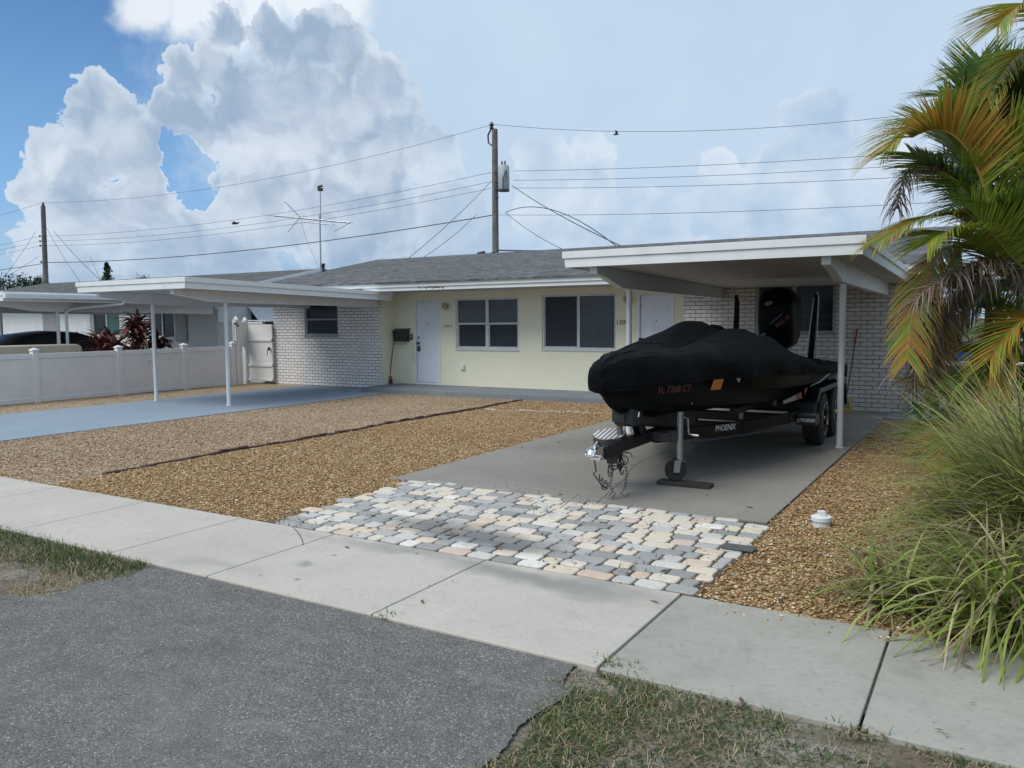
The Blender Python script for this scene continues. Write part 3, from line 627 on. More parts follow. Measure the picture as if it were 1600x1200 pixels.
# carports ---------------------------------------------------------
def carport(par, x0, x1, posts, zt0, zt1, roofm=trim, wall_y=14.97, y0=9.32, py=10.6, lamp=None, zoff=0, beam_end=14.5):
    zt = lambda y: zt0+(zt1-zt0)*(y-y0)/(wall_y-y0)
    d = MB(); d.prism([(y0+.03,zt(y0)-.17),(wall_y,zt(wall_y)-.17),(wall_y,zt(wall_y)-.01),(y0+.03,zt(y0)-.01)], 'x', x0+.06, x1-.06)
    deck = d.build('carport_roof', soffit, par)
    f = MB(); f.box((x0,y0-.03,zt0-.075),(x1,y0,zt0+.012)); f.prism([(x0+.035,zt0-.19),(x1-.035,zt0-.19),(x1-.025,zt0-.075),(x0+.025,zt0-.075)], 'y', y0-.012, y0+.028); f.build('fascia', trim, deck, bevel=.003)
    for s, x in ((-1,x0),(1,x1)):
        a, c = (x, x+.03) if s < 0 else (x-.03, x); f = MB()
        f.prism([(y0,zt(y0)-.075),(wall_y,zt(wall_y)-.075),(wall_y,zt(wall_y)+.012),(y0,zt(y0)+.012)], 'x', a, c)
        a, c = (x+.03, x+.058) if s < 0 else (x-.058, x-.03)
        f.prism([(y0+.03,zt(y0)-.19),(wall_y,zt(wall_y)-.19),(wall_y,zt(wall_y)-.06),(y0+.03,zt(y0)-.06)], 'x', a, c); f.build('fascia', trim, deck, bevel=.003)
    t_ = MB(); t_.prism([(y0,zt(y0)-.008),(wall_y,zt(wall_y)-.008),(wall_y,zt(wall_y)+.006),(y0,zt(y0)+.006)], 'x', x0+.031, x1-.031); t_.build('roof_sheet', roofm, deck)
    for px in posts:
        zb = lambda y: zt(y)-.17; bb = MB()
        bb.prism([(9.42,zb(9.42)-.0),(9.42,zb(9.42)-.105),(9.75,zb(9.75)-.14),(10.25,2.035+zoff),(10.9,2.02+zoff),(beam_end,1.985+zoff),(beam_end,zb(beam_end))], 'x', px-.05, px+.05)
        bb.build('beam', white, deck, bevel=.005)
        po = MB(); po.tube([(px,py,-.02),(px,py,2.02+zoff)], .038, 14); po.tube([(px,py,-.01),(px,py,.012)], .055, 14); po.build('post', white, deck, smooth=40)
    return deck
carport(house, -15.52, -12.22, [-15.0,-12.77], 2.405, 2.285, zoff=-.03, beam_end=15.04)
carport(house, -4.80, -1.20, [-4.42,-1.62], 2.465, 2.35, beam_end=14.99)
# ================================================================== NEIGHBOUR HOUSE (left)
nb = thing('neighbour_house', 'white stucco house with grey shingle gable roof behind the white fence', 'house', (-24, 15.5, 0))
w = MB(); wall_strips(w, -34, -19.0, -.05, 2.35, [(-25.1,-23.6,1.2,1.98),(-22.15,-20.95,1.17,1.98)], 15.5, 15.7)
w.box((-19.18,15.7,-.05),(-19.0,23,2.35)); w.prism([(15.5,2.35),(19.3,3.12),(23.1,2.35)], 'x', -19.18, -19.0); w.build('wall', stucco_w, nb)
for a, c in ((-25.3,-25.12),(-23.58,-22.9)): w = MB(); w.box((a,15.47,.3),(c,15.5,2.2)); w.build('brick_pilaster', brick_l, nb)
window(-25.1,-23.6,1.2,1.98,15.5,'2v',nb,[mk('green_glass',(.06,.13,.12),None,2,.2),pane_dk]); window(-22.15,-20.95,1.17,1.98,15.5,'2v',nb,[pane_dk,pane_dk])
w = MB(); w.box((-27.8,15.44,.1),(-27.0,15.50,2.0)); w.build('door', mk('grey_door',(.30,.29,.30)), nb)
w = MB(); w.box((-20.85,15.45,1.05),(-20.35,15.5,2.0)); w.build('shutter', mk('grey_shutter',(.36,.38,.41)), nb)
w = MB(); w.prism([(15.0,2.46),(19.3,3.32),(23.6,2.46),(23.6,2.42),(19.3,3.28),(15.0,2.42)], 'x', -34.5, -18.55); w.build('roof', shingle2, nb)
w = MB(); w.prism([(14.98,2.47),(19.3,3.335),(19.3,3.22),(14.98,2.35)], 'x', -18.55, -18.51); w.box((-34.5,14.95,2.33),(-18.55,15.0,2.46)); w.build('fascia', white, nb)
w = MB(); w.box((-34,15.0,2.3),(-19,15.5,2.33)); w.build('soffit', soffit, nb)
# awning window on the side wall
aw = MB(); aw.box((-19.0,16.7,1.30),(-18.97,18.3,1.95)); sw_ = aw.build('side_window', pane_dk, nb)
aw = MB(); aw.prism([(-18.99,2.12),(-18.50,1.66),(-18.50,1.63),(-18.99,2.09)], 'y', 16.55, 18.45)
a_ = aw.build('awning', white, nb)
aw = MB()
for y in (16.56,18.44): aw = MB(); aw.beam((-18.5,y,1.64),(-18.98,y,1.60), .02, .02); aw.build('brace', alum, a_)
dk = carport(nb, -21.9, -18.25, [-18.9,-21.4], 2.30, 2.28, shingle2, 15.3, 9.35, 10.85, zoff=-.13, beam_end=15.2)
w = MB(); w.prism([(-18.25,2.27),(-18.14,2.27),(-18.15,2.17),(-18.24,2.16)], 'y', 9.32, 15.3); w.build('gutter', white, dk, bevel=.006)
w = MB(); w.tube([(-18.2,12.1,2.16),(-18.2,12.05,2.08),(-18.75,11.05,1.95),(-18.8,11.0,1.88),(-18.8,11.0,.0)], .035, 8); w.build('downspout', white, dk, smooth=40)
w = MB(); w.lathe([(.05,0),(.07,.05),(.03,.1)], (-18.92,15.35,2.0), 'z', 10); w.build('porch_lamp', white, nb)
# far houses' rooflines to the left
w = MB(); w.prism([(20,2.5),(26,3.25),(32,2.5)], 'x', -70, -40)
far = thing('far_house', 'low house roof far left beyond the parked black car', 'house', (-55,26,0))
w.build('roof', shingle2, far); w = MB(); w.box((-69.5,20.6,-.05),(-40.5,31.4,2.5)); w.build('wall', stucco_w, far)
# ================================================================== FENCES
fx = -17.03
fence = thing('vinyl_fence', 'low white vinyl panel fence beside the blue painted driveway', 'fence', (fx, 11, 0))
ys = [5.4, 7.35, 9.25, 11.12, 12.83, 14.30]
for y in ys:
    p = MB(); p.box((fx-.06,y-.06,-.05),(fx+.06,y+.06,1.06)); q = p.build('fence_post', vinyl, fence, bevel=.004)
    p = MB(); p.box((fx-.075,y-.075,1.06),(fx+.075,y+.075,1.085)); p.add([(fx-.07,y-.07,1.085),(fx+.07,y-.07,1.085),(fx+.07,y+.07,1.085),(fx-.07,y+.07,1.085),(fx,y,1.125)], [(0,1,4),(1,2,4),(2,3,4),(3,0,4),(3,2,1,0)]); p.build('cap', white, q)
for a, c in zip(ys[:-1], ys[1:]):
    p = MB(); p.box((fx-.02,a+.06,.06),(fx+.02,c-.06,.93)); pn = p.build('panel', vinyl, fence)
    for z0,z1 in ((.90,1.0),(0,.09)): p = MB(); p.box((fx-.035,a+.06,z0),(fx+.035,c-.06,z1)); p.build('rail', vinyl, pn, bevel=.004)
tf = thing('privacy_fence', 'tall tan and white vinyl fence with gate beside the left brick wall', 'fence', (-16.4, 14.8, 0))
for x, y, h in ((-17.05,14.46,1.68),(-17.22,14.90,1.66)):
    p = MB(); p.box((x-.06,y-.06,-.05),(x+.06,y+.06,h)); q = p.build('fence_post', vinyl, tf, bevel=.004); p = MB(); p.lathe([(.085,0),(.085,.02),(.05,.06),(.01,.10)], (x,y,h), 'z', 4); p.build('cap', white, q)
p = MB(); p.beam((-17.07,14.50,1.30),(-17.20,14.86,1.30), .04, .66); q = p.build('narrow_panel', vinyl, tf)
p = MB(); p.box((-17.15,14.93,.10),(-16.24,14.97,1.56)); g_ = p.build('gate_panel', tan_vinyl, tf)
for z in (.07,.45,1.12): p = MB(); p.box((-17.15,14.90,z),(-16.24,15.0,z+.06)); p.build('rail', tan_vinyl, g_)
p = MB(); p.tube([(-17.15,14.95,1.66),(-16.24,14.95,1.66)], .015, 6); p.build('top_rail', alum, g_)
p = MB(); p.box((-16.33,14.86,.88),(-16.28,14.9,.96)); p.tube([(-16.31,14.86,.92),(-16.28,14.80,.90),(-16.28,14.80,.76)], .010, 6); p.build('latch', black_pl, g_)
p = MB(); p.tube([(-17.0,14.38,1.58),(-16.93,14.34,1.60),(-16.84,14.36,1.52)], .03, 8); p.tube([(-17.04,14.38,1.56),(-17.03,14.37,1.13)], .008, 5); p.lathe([(.05,0),(.05,.03)], (-17.03,14.37,1.08), 'y', 12); p.build('hinge', black_pl, tf)
wf = thing('back_fence', 'white vinyl fence running back along the neighbour wall', 'fence', (-18.2, 15.0, 0))
p = MB(); p.box((-18.95,15.42,-.05),(-17.1,15.46,1.62)); q = p.build('panel', vinyl, wf)
for z in (.9,1.2,1.58): p = MB(); p.box((-18.95,15.39,z),(-17.1,15.49,z+.05)); p.build('rail', white, q)
# ================================================================== MAILBOX, BROOMS, SMALL THINGS
mb_ = thing('mailbox', 'black metal wall mailbox left of the white door', 'mailbox', (-12.42, 15.5, 1.12))
p = MB(); p.prism([(15.60,1.12),(15.46,1.12),(15.45,1.36),(15.60,1.41)], 'x', -12.62, -12.22); body = p.build('box', black_pl, mb_, bevel=.008)
p = MB(); p.prism([(15.60,1.44),(15.435,1.37),(15.425,1.345),(15.44,1.345),(15.60,1.415)], 'x', -12.64, -12.20); p.build('lid', black_pl, mb_, bevel=.003)
p = MB(); p.tube([(-12.60,15.45,1.12),(-12.60,15.43,1.06),(-12.24,15.43,1.06),(-12.24,15.45,1.12)], .006, 6); p.build('rack', black_pl, mb_)
br = thing('broom', 'red-handled broom leaning below the black mailbox', 'broom', (-12.66,15.35,ZS))
p = MB(); p.tube([(-12.655,15.34,ZS+.16),(-12.60,15.44,1.09)], .011, 8); p.build('handle', red_m, br)
p = MB(); p.prism([(-12.75,ZS+.10),(-12.58,ZS+.10),(-12.62,ZS+.19),(-12.70,ZS+.19)], 'y', 15.30, 15.37); p.build('head', mk('orange_plastic',(.35,.09,.05)), br, bevel=.008)
p = MB()
for k in range(60):
    x = -12.75+.17*k/59; p.tube([(x,15.30+random.random()*.07,ZS+.11),(x+(x+12.665)*.25,15.26+random.random()*.13,ZS+.005)], .004, 3, caps=False)
p.build('bristles', black_pl, br)
bm_ = thing('push_broom', 'long-handled scrub brush with yellow head leaning on right brick wall', 'broom', (-2.12,14.75,0))
p = MB(); p.tube([(-2.16,14.72,.20),(-2.07,14.93,1.15)], .012, 8); p.build('handle', mk('old_handle',(.11,.09,.085)), bm_)
p = MB(); p.tube([(-2.07,14.93,1.15),(-2.045,14.985,1.42)], .015, 8); p.build('grip', red_m, bm_)
p = MB(); p.box((-2.24,14.68,.0),(-2.06,14.76,.03)); p.prism([(-2.24,.03),(-2.06,.03),(-2.09,.25),(-2.21,.25)], 'y', 14.69, 14.75); p.box((-2.18,14.69,.25),(-2.14,14.75,.32)); p.build('head', ywl_pl, bm_, bevel=.012)
p = MB(); p.box((-2.20,14.683,.08),(-2.10,14.688,.18)); p.build('scrub_pad', mk('violet_grey',(.20,.16,.26)), bm_)
cp = thing('drain_cleanout', 'white plastic drain cleanout cap sticking out of the gravel', 'drain cap', (-1.12,6.56,0))
p = MB(); p.lathe([(.066,-.05),(.066,.045),(.058,.055)], (-1.12,6.56,0), 'z', 28); p.build('pipe', white, cp, smooth=35)
p = MB(); p.lathe([(.078,.03),(.078,.06),(.070,.066)], (-1.12,6.56,0), 'z', 28); q = p.build('cap', white, cp, smooth=35)
p = MB(); p.cbox((-1.12,6.56,.085), (.052,.052,.04), rz=.4); p.build('square_plug', white, cp, bevel=.004)
p = MB(); p.box((-1.60,5.50,.002),(-1.38,5.63,.014)); tag(p.build('meter_cover', mk('dark_slate', (.07,.075,.08), (.10,.10,.10), 30, .8), bevel=.006, origin=(-1.49,5.56,0)), 'dark slate utility cover at the right edge of the pavers', 'cover plate')
p = MB(); p.cbox((-2.53,7.47,.018), (.52,.17,.036), rz=.02); tag(p.build('wooden_board', board_m, bevel=.004, origin=(-2.53,7.47,0)), 'short dark board under the trailer jack wheel', 'board')
for i, (x0_,x1_) in enumerate(((-1.49,-1.02),(-1.0,-.52))):
    p = MB(); p.box((x0_,14.10,-.02),(x1_,14.85,.012)); tag(p.build('flagstone', flag_m, bevel=.008, origin=((x0_+x1_)/2,14.5,0)), ['grey square flagstone touching the driveway corner','grey square flagstone second from the driveway'][i], 'paving slab', 'flagstones by the right wall')
# red edging between the two gravels: rough low chunks, one continuous border
p = MB(); y = 5.1; random.seed(11)
while y < 14.1:
    l_ = random.uniform(.12,.24); x = -8.2+.04*math.sin(y*1.7)+random.uniform(-.02,.02); hh = random.uniform(.015,.04)*(1 if y > 6.5 else .6)
    p.cbox((x,y+l_/2,hh/2-.022), (random.uniform(.04,.07), l_+.02, hh+.02), rz=random.uniform(-.15,.15))
    y += l_
tag(p.build('garden_edging', mk('red_brown_edging', (.095,.045,.035), (.06,.035,.028), 14, .9, 50, .6), bevel=.012, origin=(-8.2,9.6,0)), 'dark red broken border edging between the two gravel colours', 'edging')
p = MB(); x = -7.9; random.seed(5)
while x < -5.5:
    l_ = random.uniform(.05,.14); yy = 12.35+(x+7.9)*.22; p.cbox((x,yy+random.uniform(-.03,.03),-.018), (l_+.03, random.uniform(.04,.08), random.uniform(.01,.05)), rz=random.uniform(-.4,.4)); x += l_
tag(p.build('stone_row', mk('pale_rock', (.48,.44,.38), (.36,.33,.28), 30, .9), bevel=.012, origin=(-6.7,12.6,0)), 'low ragged row of pale stones in the golden gravel before the porch', 'edging')
# fallen red-brown palm scrap on the gravel
# blue bin and right-hand neighbour fence seen through the palm
rb = thing('recycling_bin', 'blue plastic bin seen through the palm fronds', 'bin', (-.60,17.2,0))
p = MB(); p.prism([(-.86,.05),(-.34,.05),(-.28,1.08),(-.92,1.08)], 'y', 17.0, 17.5); p.build('body', blue_pl, rb, bevel=.02)
p = MB(); p.prism([(-.94,1.08),(-.26,1.08),(-.30,1.17),(-.90,1.17)], 'y', 16.95, 17.55); p.build('lid', blue_pl, rb, bevel=.02)
for x in (-.92,-.34): p = MB(); p.lathe([(.10,0),(.10,.05)], (x,17.4,.1),'x',14); p.build('wheel', rubber, rb)
rf = thing('side_fence', 'white rail fence behind the palm at the right corner', 'fence', (.4,16.4,0))
for x in (-.78,1.2,3.2,5.2):
    p = MB(); p.box((x-.05,16.35,-.05),(x+.05,16.45,1.12)); p.build('fence_post', white, rf, bevel=.004)
p = MB(); p.box((-.9,16.38,.74),(5.2,16.42,.82)); p.build('rail', white, rf); p = MB(); p.box((-.9,16.38,.30),(5.2,16.42,.38)); p.build('rail', white, rf)
rh = thing('far_house', 'pale house behind the palm on the right side', 'house', (6,24,0))
p = MB(); p.box((.6,22,-.05),(14,30,2.5)); p.build('wall', mk('pale_wall',(.62,.66,.72)), rh); p = MB(); p.prism([(21.5,2.45),(26,3.4),(30.5,2.45)], 'x', .1, 14.5); p.build('roof', shingle2, rh)
# ================================================================== CAR, BEIGE SHAPE, SHRUBS ON THE LEFT
car = thing('parked_car', 'black sedan parked under the neighbour carport behind the fence', 'car', (-20.2, 10.6, 0))
X1c, X0c = -19.55, -21.25
def cprof(y):   # z of the upper outline along the car
    pts = [(8.3,.72),(8.6,.86),(9.6,.98),(10.05,1.12),(10.6,1.36),(11.2,1.43),(11.9,1.40),(12.5,1.20),(12.9,1.06),(13.3,1.02),(13.45,.80)]
    return np.interp(y, *zip(*pts))
rows = []
for y in np.linspace(8.3,13.45,40):
    top = cprof(y); belt = min(top, np.interp(y, [8.3,9.6,12.6,13.45],[.70,.90,.97,.80])); cab = max(0, top-belt); ins = .05+cab*.42
    nar = np.interp(y, [8.3,8.8,12.9,13.45],[.16,.0,.0,.12]); a, c = X0c+nar, X1c-nar; mid = (a+c)/2
    rows.append([(c,y,.22),(c+.02,y,.5),(c,y,belt-.04),(c-.03,y,belt),(c-ins,y,top-.05 if cab > .05 else top),(c-ins-.12,y,top),(mid,y,top+.02),(a+ins+.12,y,top),(a+ins,y,top-.05 if cab > .05 else top),(a+.03,y,belt),(a,y,belt-.04),(a-.02,y,.5),(a,y,.22)])
p = MB(); p.grid(rows); bd = p.build('body', black_pt, car, smooth=50)
p = MB(); side = [(10.25,.98),(10.75,1.30),(11.2,1.355),(11.35,1.355),(11.35,.99)]; side2 = [(11.42,.99),(11.42,1.355),(11.8,1.34),(12.35,1.17),(12.45,1.02)]
cg = mk('car_glass', (.015,.02,.025), None, 3, .08, 10, 0)
for s_ in (side, side2):
    q = MB(); q.add([(X1c-.045-(z-.95)*.42+.012, y, z) for y, z in s_], [tuple(range(len(s_)))]); q.build('side_window', cg, car, fixn=False)
q = MB(); q.tube([(X1c+.0,8.9,1.0-.07),(X1c-.0,10.2,.955),(X1c,12.9,.985)], .008, 5); q.build('chrome_strip', chrome, car)
for y in (9.2,12.4):
    q = MB(); q.lathe([(.31,-.1),(.33,-.07),(.33,.07),(.31,.1)], (X1c-.06,y,.28), 'x', 22); ty = q.build('wheel', rubber, car, smooth=40); q = MB(); q.lathe([(.2,0),(.2,.02),(.05,.03)], (X1c+.04,y,.28), 'x', 18); q.build('rim', alum, ty)
    q = MB(); q.lathe([(.31,-.1),(.33,-.07),(.33,.07),(.31,.1)], (X0c+.06,y,.28), 'x', 22); q.build('wheel', rubber, car, smooth=40)
q = MB(); q.box((X1c-.25,13.38,.74),(X1c-.02,13.46,.86)); q.build('tail_light', dec_r, car)
p = MB(); p.prism([(5.0,.0),(10.72,.0),(10.72,1.06),(10.69,1.12),(10.60,1.155),(5.0,1.165)], 'x', -18.25, -17.75)  # unidentified beige shape, built as a long block with a rounded end
tag(p.build('beige_shape', beige_pl, bevel=.03, seg=3, origin=(-18,8,0)), 'unidentified long beige shape with rounded end behind the white fence', 'unidentified object')
def leafy(name, base, n, Lr, wr, spread, upr, mat, seed, stems=3, h0=.5, droop=.6, parent=None, z0=0):
    """rosettes of strap leaves on short stems"""
    rg = np.random.default_rng(seed); V = []; Fc = []; rn = []
    for i in range(n):
        s_ = i % stems; bx = base[0]+.25*math.sin(s_*2.4)*spread; by = base[1]+.25*math.cos(s_*2.4)*spread; bz = z0+h0*(.6+.4*((s_*7) % 5)/4)+rg.uniform(-.12,.12)
        a = rg.uniform(0, 6.28); e = rg.uniform(*upr); L_ = rg.uniform(*Lr); w_ = rg.uniform(*wr); d = np.array([math.cos(a), math.sin(a)]); sd_ = np.array([-d[1], d[0]])
        p_ = np.array([bx, by, bz]); c_ = rg.uniform(0,1); o = len(V)
        for k in range(6):
            f_ = k/5; ww = w_*math.sin(math.pi*min(.98, .12+.86*f_))*.5
            V.append((p_[0]-sd_[0]*ww, p_[1]-sd_[1]*ww, p_[2]+ww*.5)); V.append((p_[0], p_[1], p_[2])); V.append((p_[0]+sd_[0]*ww, p_[1]+sd_[1]*ww, p_[2]+ww*.5))
            st = L_/5; p_ = p_+np.array([d[0]*math.cos(e)*st, d[1]*math.cos(e)*st, math.sin(e)*st]); e -= droop/5*rg.uniform(.6,1.5)
            if k < 5:
                q = o+k*3
                Fc += [(q,q+1,q+4,q+3),(q+1,q+2,q+5,q+4)]; rn += [c_]*2
    return np_mesh(name, np.array(V), np.array(Fc), mat, rnd=np.array(rn), parent=parent)
RED = [(0,(.035,.010,.016)),(.5,(.085,.022,.030)),(.8,(.17,.06,.05)),(1,(.20,.11,.07))]
cord = attr_mat('burgundy_leaf', RED, .5, .25)[0]; grn = attr_mat('green_leaf', [(0,(.02,.045,.018)),(.6,(.06,.11,.035)),(1,(.12,.16,.05))], .55, .25)[0]
stem_m = mk('bark', (.16,.13,.10), (.10,.08,.06), 12, .9, 50, .6, .01)
for i, (x, y, n, h0, lab) in enumerate(((-17.75,11.6,150,1.15,'wide burgundy ti plant behind the fence, nearer the black car'),(-17.75,12.3,130,1.55,'taller burgundy ti plant behind the fence by the first carport post'))):
    s = thing('ti_plant', lab, 'shrub', (x,y,0), 'burgundy shrubs behind the fence')
    leafy('foliage', (x,y), n*2, (.35,.62), (.06,.10), 1.2 if i else 1.7, (-.2,1.4), cord, 20+i, 5, h0, 1.2, s)
    q = MB()
    for k in range(5): bx = x+.25*math.sin(k*2.4); by = y+.25*math.cos(k*2.4); q.tube([(x,y,0),(bx,by,h0*(.6+.4*((k*7) % 5)/4))], .014, 5)
    q.build('stem', stem_m, s)
for i, (x, y, n, h0, Lr, lab) in enumerate(((-22.8,14.2,110,.85,(.25,.45),'green flowering shrub against the neighbour front windows'),(-26.5,14.0,120,.9,(.3,.6),'green leafy shrub at the far left of the neighbour front wall'),(-24.6,14.3,90,.9,(.2,.35),'small green shrub between the neighbour windows'),(-27.2,12.3,60,.75,(.8,1.2),'dark sago palm at the left picture edge'))):
    s = thing('shrub', lab, 'shrub', (x,y,0)); leafy('foliage', (x,y), n, Lr, (.04,.07), 1.6, (-.1,1.3), grn, 40+i, 6, h0, 1.1, s)
    q = MB(); q.tube([(x,y,0),(x,y,h0*.8)], .03, 6); q.build('stem', stem_m, s)
    if i == 0:
        q = MB(); rg = random.Random(4)
        for k in range(14): q.lathe([(.0,-.03),(.035,0),(.0,.03)], (x+rg.uniform(-.6,.6), y-.3+rg.uniform(-.3,.2), rg.uniform(.9,1.4)), 'z', 6)
        q.build('flower', dec_r, s)
# ================================================================== ANTENNA, UTILITY POLES, WIRES, BIRDS
an = thing('tv_antenna', 'aluminium television aerial on a thin mast at the left gable', 'antenna', (-16.45,17,2.95))
p = MB(); p.tube([(-16.45,17,2.9),(-16.43,17,4.62)], .022, 8); p.tube([(-16.43,17.03,4.5),(-16.42,17.03,5.32)], .014, 8); p.build('mast', galv, an)
p = MB(); p.tube([(-18.25,17,4.72),(-15.32,17,4.32)], .024, 6); p.tube([(-17.0,16.98,4.45),(-15.9,16.98,4.30)], .018, 6); bo = p.build('boom', galv, an)
p = MB()
def spar(f_): return Vector((-18.25,17,4.72)).lerp(Vector((-15.32,17,4.32)), f_)
for f_ in (.02,.12,.2,.42,.52,.62,.72,.82,.97): c_ = spar(f_); l_ = .26-.1*f_; p.tube([c_+Vector((-.06,-l_,.0)), c_+Vector((.06,l_,.0))], .006, 5)
p.tube([(-17.68,16.9,5.08),(-17.2,17,4.62)], .022, 5); p.tube([(-17.6,16.9,4.2),(-17.2,17,4.6)], .009, 5); p.tube([(-15.9,17.0,4.12),(-15.3,17,4.32)], .008, 5); p.build('element', galv, an)
p = MB(); p.box((-16.48,16.98,5.28),(-16.36,17.08,5.36)); p.lathe([(.02,0),(.05,.03),(.02,.08)], (-16.47,17.03,5.36), 'z', 8); p.lathe([(.02,0),(.045,.03),(.02,.07)], (-16.37,17.03,5.38), 'z', 8); p.build('rotor', bronze, an)
p = MB(); p.tube([(-17.2,17,4.6),(-17.0,17,4.0),(-16.5,17,3.1)], .005, 4); p.build('lead', wire_m, an)
up = thing('utility_pole', 'weathered wooden power pole with grey transformer behind the duplex roof', 'utility pole', (-17.5,28,0))
p = MB(); p.tube([(-17.5,28,-.05),(-17.47,28,9.25)], [.15,.115], 14); p.build('shaft', wood_pole, up, smooth=40)
p = MB(); p.lathe([(.0,0),(.20,.02),(.225,.06),(.225,.92),(.20,.96),(.0,.98)], (-16.98,27.86,6.78), 'z', 20); tr = p.build('transformer', grey_tank, up, smooth=40)
p = MB(); p.lathe([(.23,0),(.23,.05)], (-16.98,27.86,6.74),'z',20); p.box((-17.35,27.8,7.45),(-17.15,27.9,7.52)); p.box((-17.35,27.8,6.98),(-17.15,27.9,7.05)); p.build('bracket', steel_dk, tr)
p = MB()
for dx in (-.08,.06): p.lathe([(.03,0),(.045,.04),(.025,.08),(.04,.12),(.015,.2)], (-16.98+dx,27.86,7.74), 'z', 8)
p.tube([(-16.80,27.7,7.5),(-16.88,27.62,7.2),(-16.86,27.62,6.8)], .018, 6); p.tube([(-16.78,27.7,7.55),(-16.72,27.66,7.3),(-16.75,27.6,7.05)], .02, 6); p.build('bushing', wire_m, tr)
p = MB(); p.lathe([(.03,0),(.10,.06),(.06,.12),(.10,.18),(.04,.30)], (-17.62,28,9.25), 'z', 10); p.tube([(-17.62,27.98,9.28),(-17.78,27.98,9.05),(-17.76,27.98,8.75),(-17.6,27.98,8.62)], .035, 6); p.tube([(-17.62,28,9.3),(-17.45,28,9.2)], .03, 6); p.build('insulator', steel_dk, up)
p = MB()
for z in (7.15,6.85,6.55): p.lathe([(.03,-.05),(.05,0),(.03,.05)], (-17.30,27.9,z), 'z', 8); p.beam((-17.5,27.9,z),(-17.3,27.9,z), .03, .03)
p.build('spool_rack', steel_dk, up)
up2 = thing('utility_pole', 'bare wooden power pole far left above the neighbour roof', 'utility pole', (-49.9,28,0))
p = MB(); p.tube([(-49.95,28,-.05),(-49.72,28,8.75)], [.17,.13], 12); p.build('shaft', wood_pole, up2, smooth=40)
p = MB(); p.lathe([(.05,0),(.09,.06),(.04,.22)], (-49.70,28,8.75), 'z', 8)
for z in (6.95,6.65,6.38,5.4):
    for dx in (-.3,.3): p.lathe([(.03,-.06),(.06,0),(.03,.06)], (-49.75+dx,27.9,z), 'z', 6); p.beam((-49.75,27.9,z),(-49.75+dx,27.9,z), .03, .03)
p.build('insulator', steel_dk, up2)
def wire(a, b_, sag, r, label, n=28, grp='overhead wires between the poles'):
    a, b_ = Vector(a), Vector(b_); pts = [a.lerp(b_, i/n)-Vector((0,0,sag*4*(i/n)*(1-i/n))) for i in range(n+1)]
    p = MB(); p.tube([q-a for q in pts], r, 5, caps=False); o = p.build('cable', wire_m); o.location = a; tag(o, label, 'cable', grp); return o
TP, TP2, TP3 = Vector((-17.55,28,9.45)), Vector((-49.7,28,8.95)), Vector((14.5,28,9.7))
wire(TP2, TP, .75, .008, 'topmost wire running left from the transformer pole top')
wire(TP, TP3, 1.77, .008, 'topmost wire running right from the transformer pole top')
wire(TP2, (-84,28,8.6), .7, .008, 'topmost wire leaving the far left pole')
ord_ = ['upper', 'middle', 'lower']
for i, (zl, zr) in enumerate(((7.55,6.95),(7.18,6.65),(6.92,6.38))):
    wire((-50.0,27.9,zr), (-17.6,27.9,zl), .55, .008, f'{ord_[i]} of three parallel wires left of the transformer pole')
    wire((-16.5,27.8,(7.48,7.12,6.82)[i]), (14.5,27.9,(6.62,6.25,5.85)[i]), .48, .008, f'{ord_[i]} of three parallel wires right of the transformer pole')
    wire((-50.0,27.9,zr), (-84,28,zr-.1), .6, .008, f'{ord_[i]} of three wires left of the far left pole')
wire((-49.8,27.9,5.35), (-17.55,27.9,5.85), .45, .020, 'thick communications cable sagging between the two poles')
wire((-49.8,27.9,5.3), (-84,28,4.9), .3, .020, 'thick communications cable leaving the far left pole')
wire((-17.4,27.9,5.85), (14.5,27.9,5.3), .5, .008, 'faint lowest wire running right behind the palm')
def drop(p0, p1, Y0, Y1, lab, r=.010, sag=.1): wire(at_y(*p0, Y0), at_y(*p1, Y1), sag, r, lab, 12, 'service wires hanging from the poles')
drop((768,283),(634,407),27.9,19.6,'steep service wire from transformer pole down to the left roof')
drop((745,335),(654,407),27.9,22,'faint second service wire left of the transformer pole')
drop((800,290),(972,385),27.8,19.3,'dark service wire from transformer down to the right roof', .014)
drop((790,332),(965,386),27.9,19.4,'service cable bowing from pole down to right roof', .014, -.55)
drop((790,332),(880,390),27.9,22,'faint service wire right of the transformer pole')
drop((777,391),(1010,388),28,24,'thick horizontal cable along the roof ridge right of the pole', .03, .05)
drop((775,393),(690,407),28,24,'thick cable with black splice left of the pole foot', .03, .1)
p = MB(); c0 = at_y(752,396,27.6); p.tube([c0+Vector((-.22,0,-.03)), c0+Vector((-.14,0,0)), c0+Vector((.12,0,.03)), c0+Vector((.2,0,.05))], [.02,.07,.07,.02], 8); tag(p.build('splice_case', black_pl, origin=c0), 'black cable splice case hanging left of the transformer pole foot', 'cable splice')
drop((72,355),(128,445),27.9,20,'nearer of two service wires sloping right from the far left pole')
drop((84,361),(160,441),27.9,20,'farther service wire sloping right from the far left pole', .013)
drop((141,400),(160,441),27.9,20,'short service wire tapping the communications cable')
drop((56,361),(0,440),27.9,22,'service wire sloping left from the far left pole')
drop((60,401),(-60,470),27.9,22,'faint service wire left of the far pole')
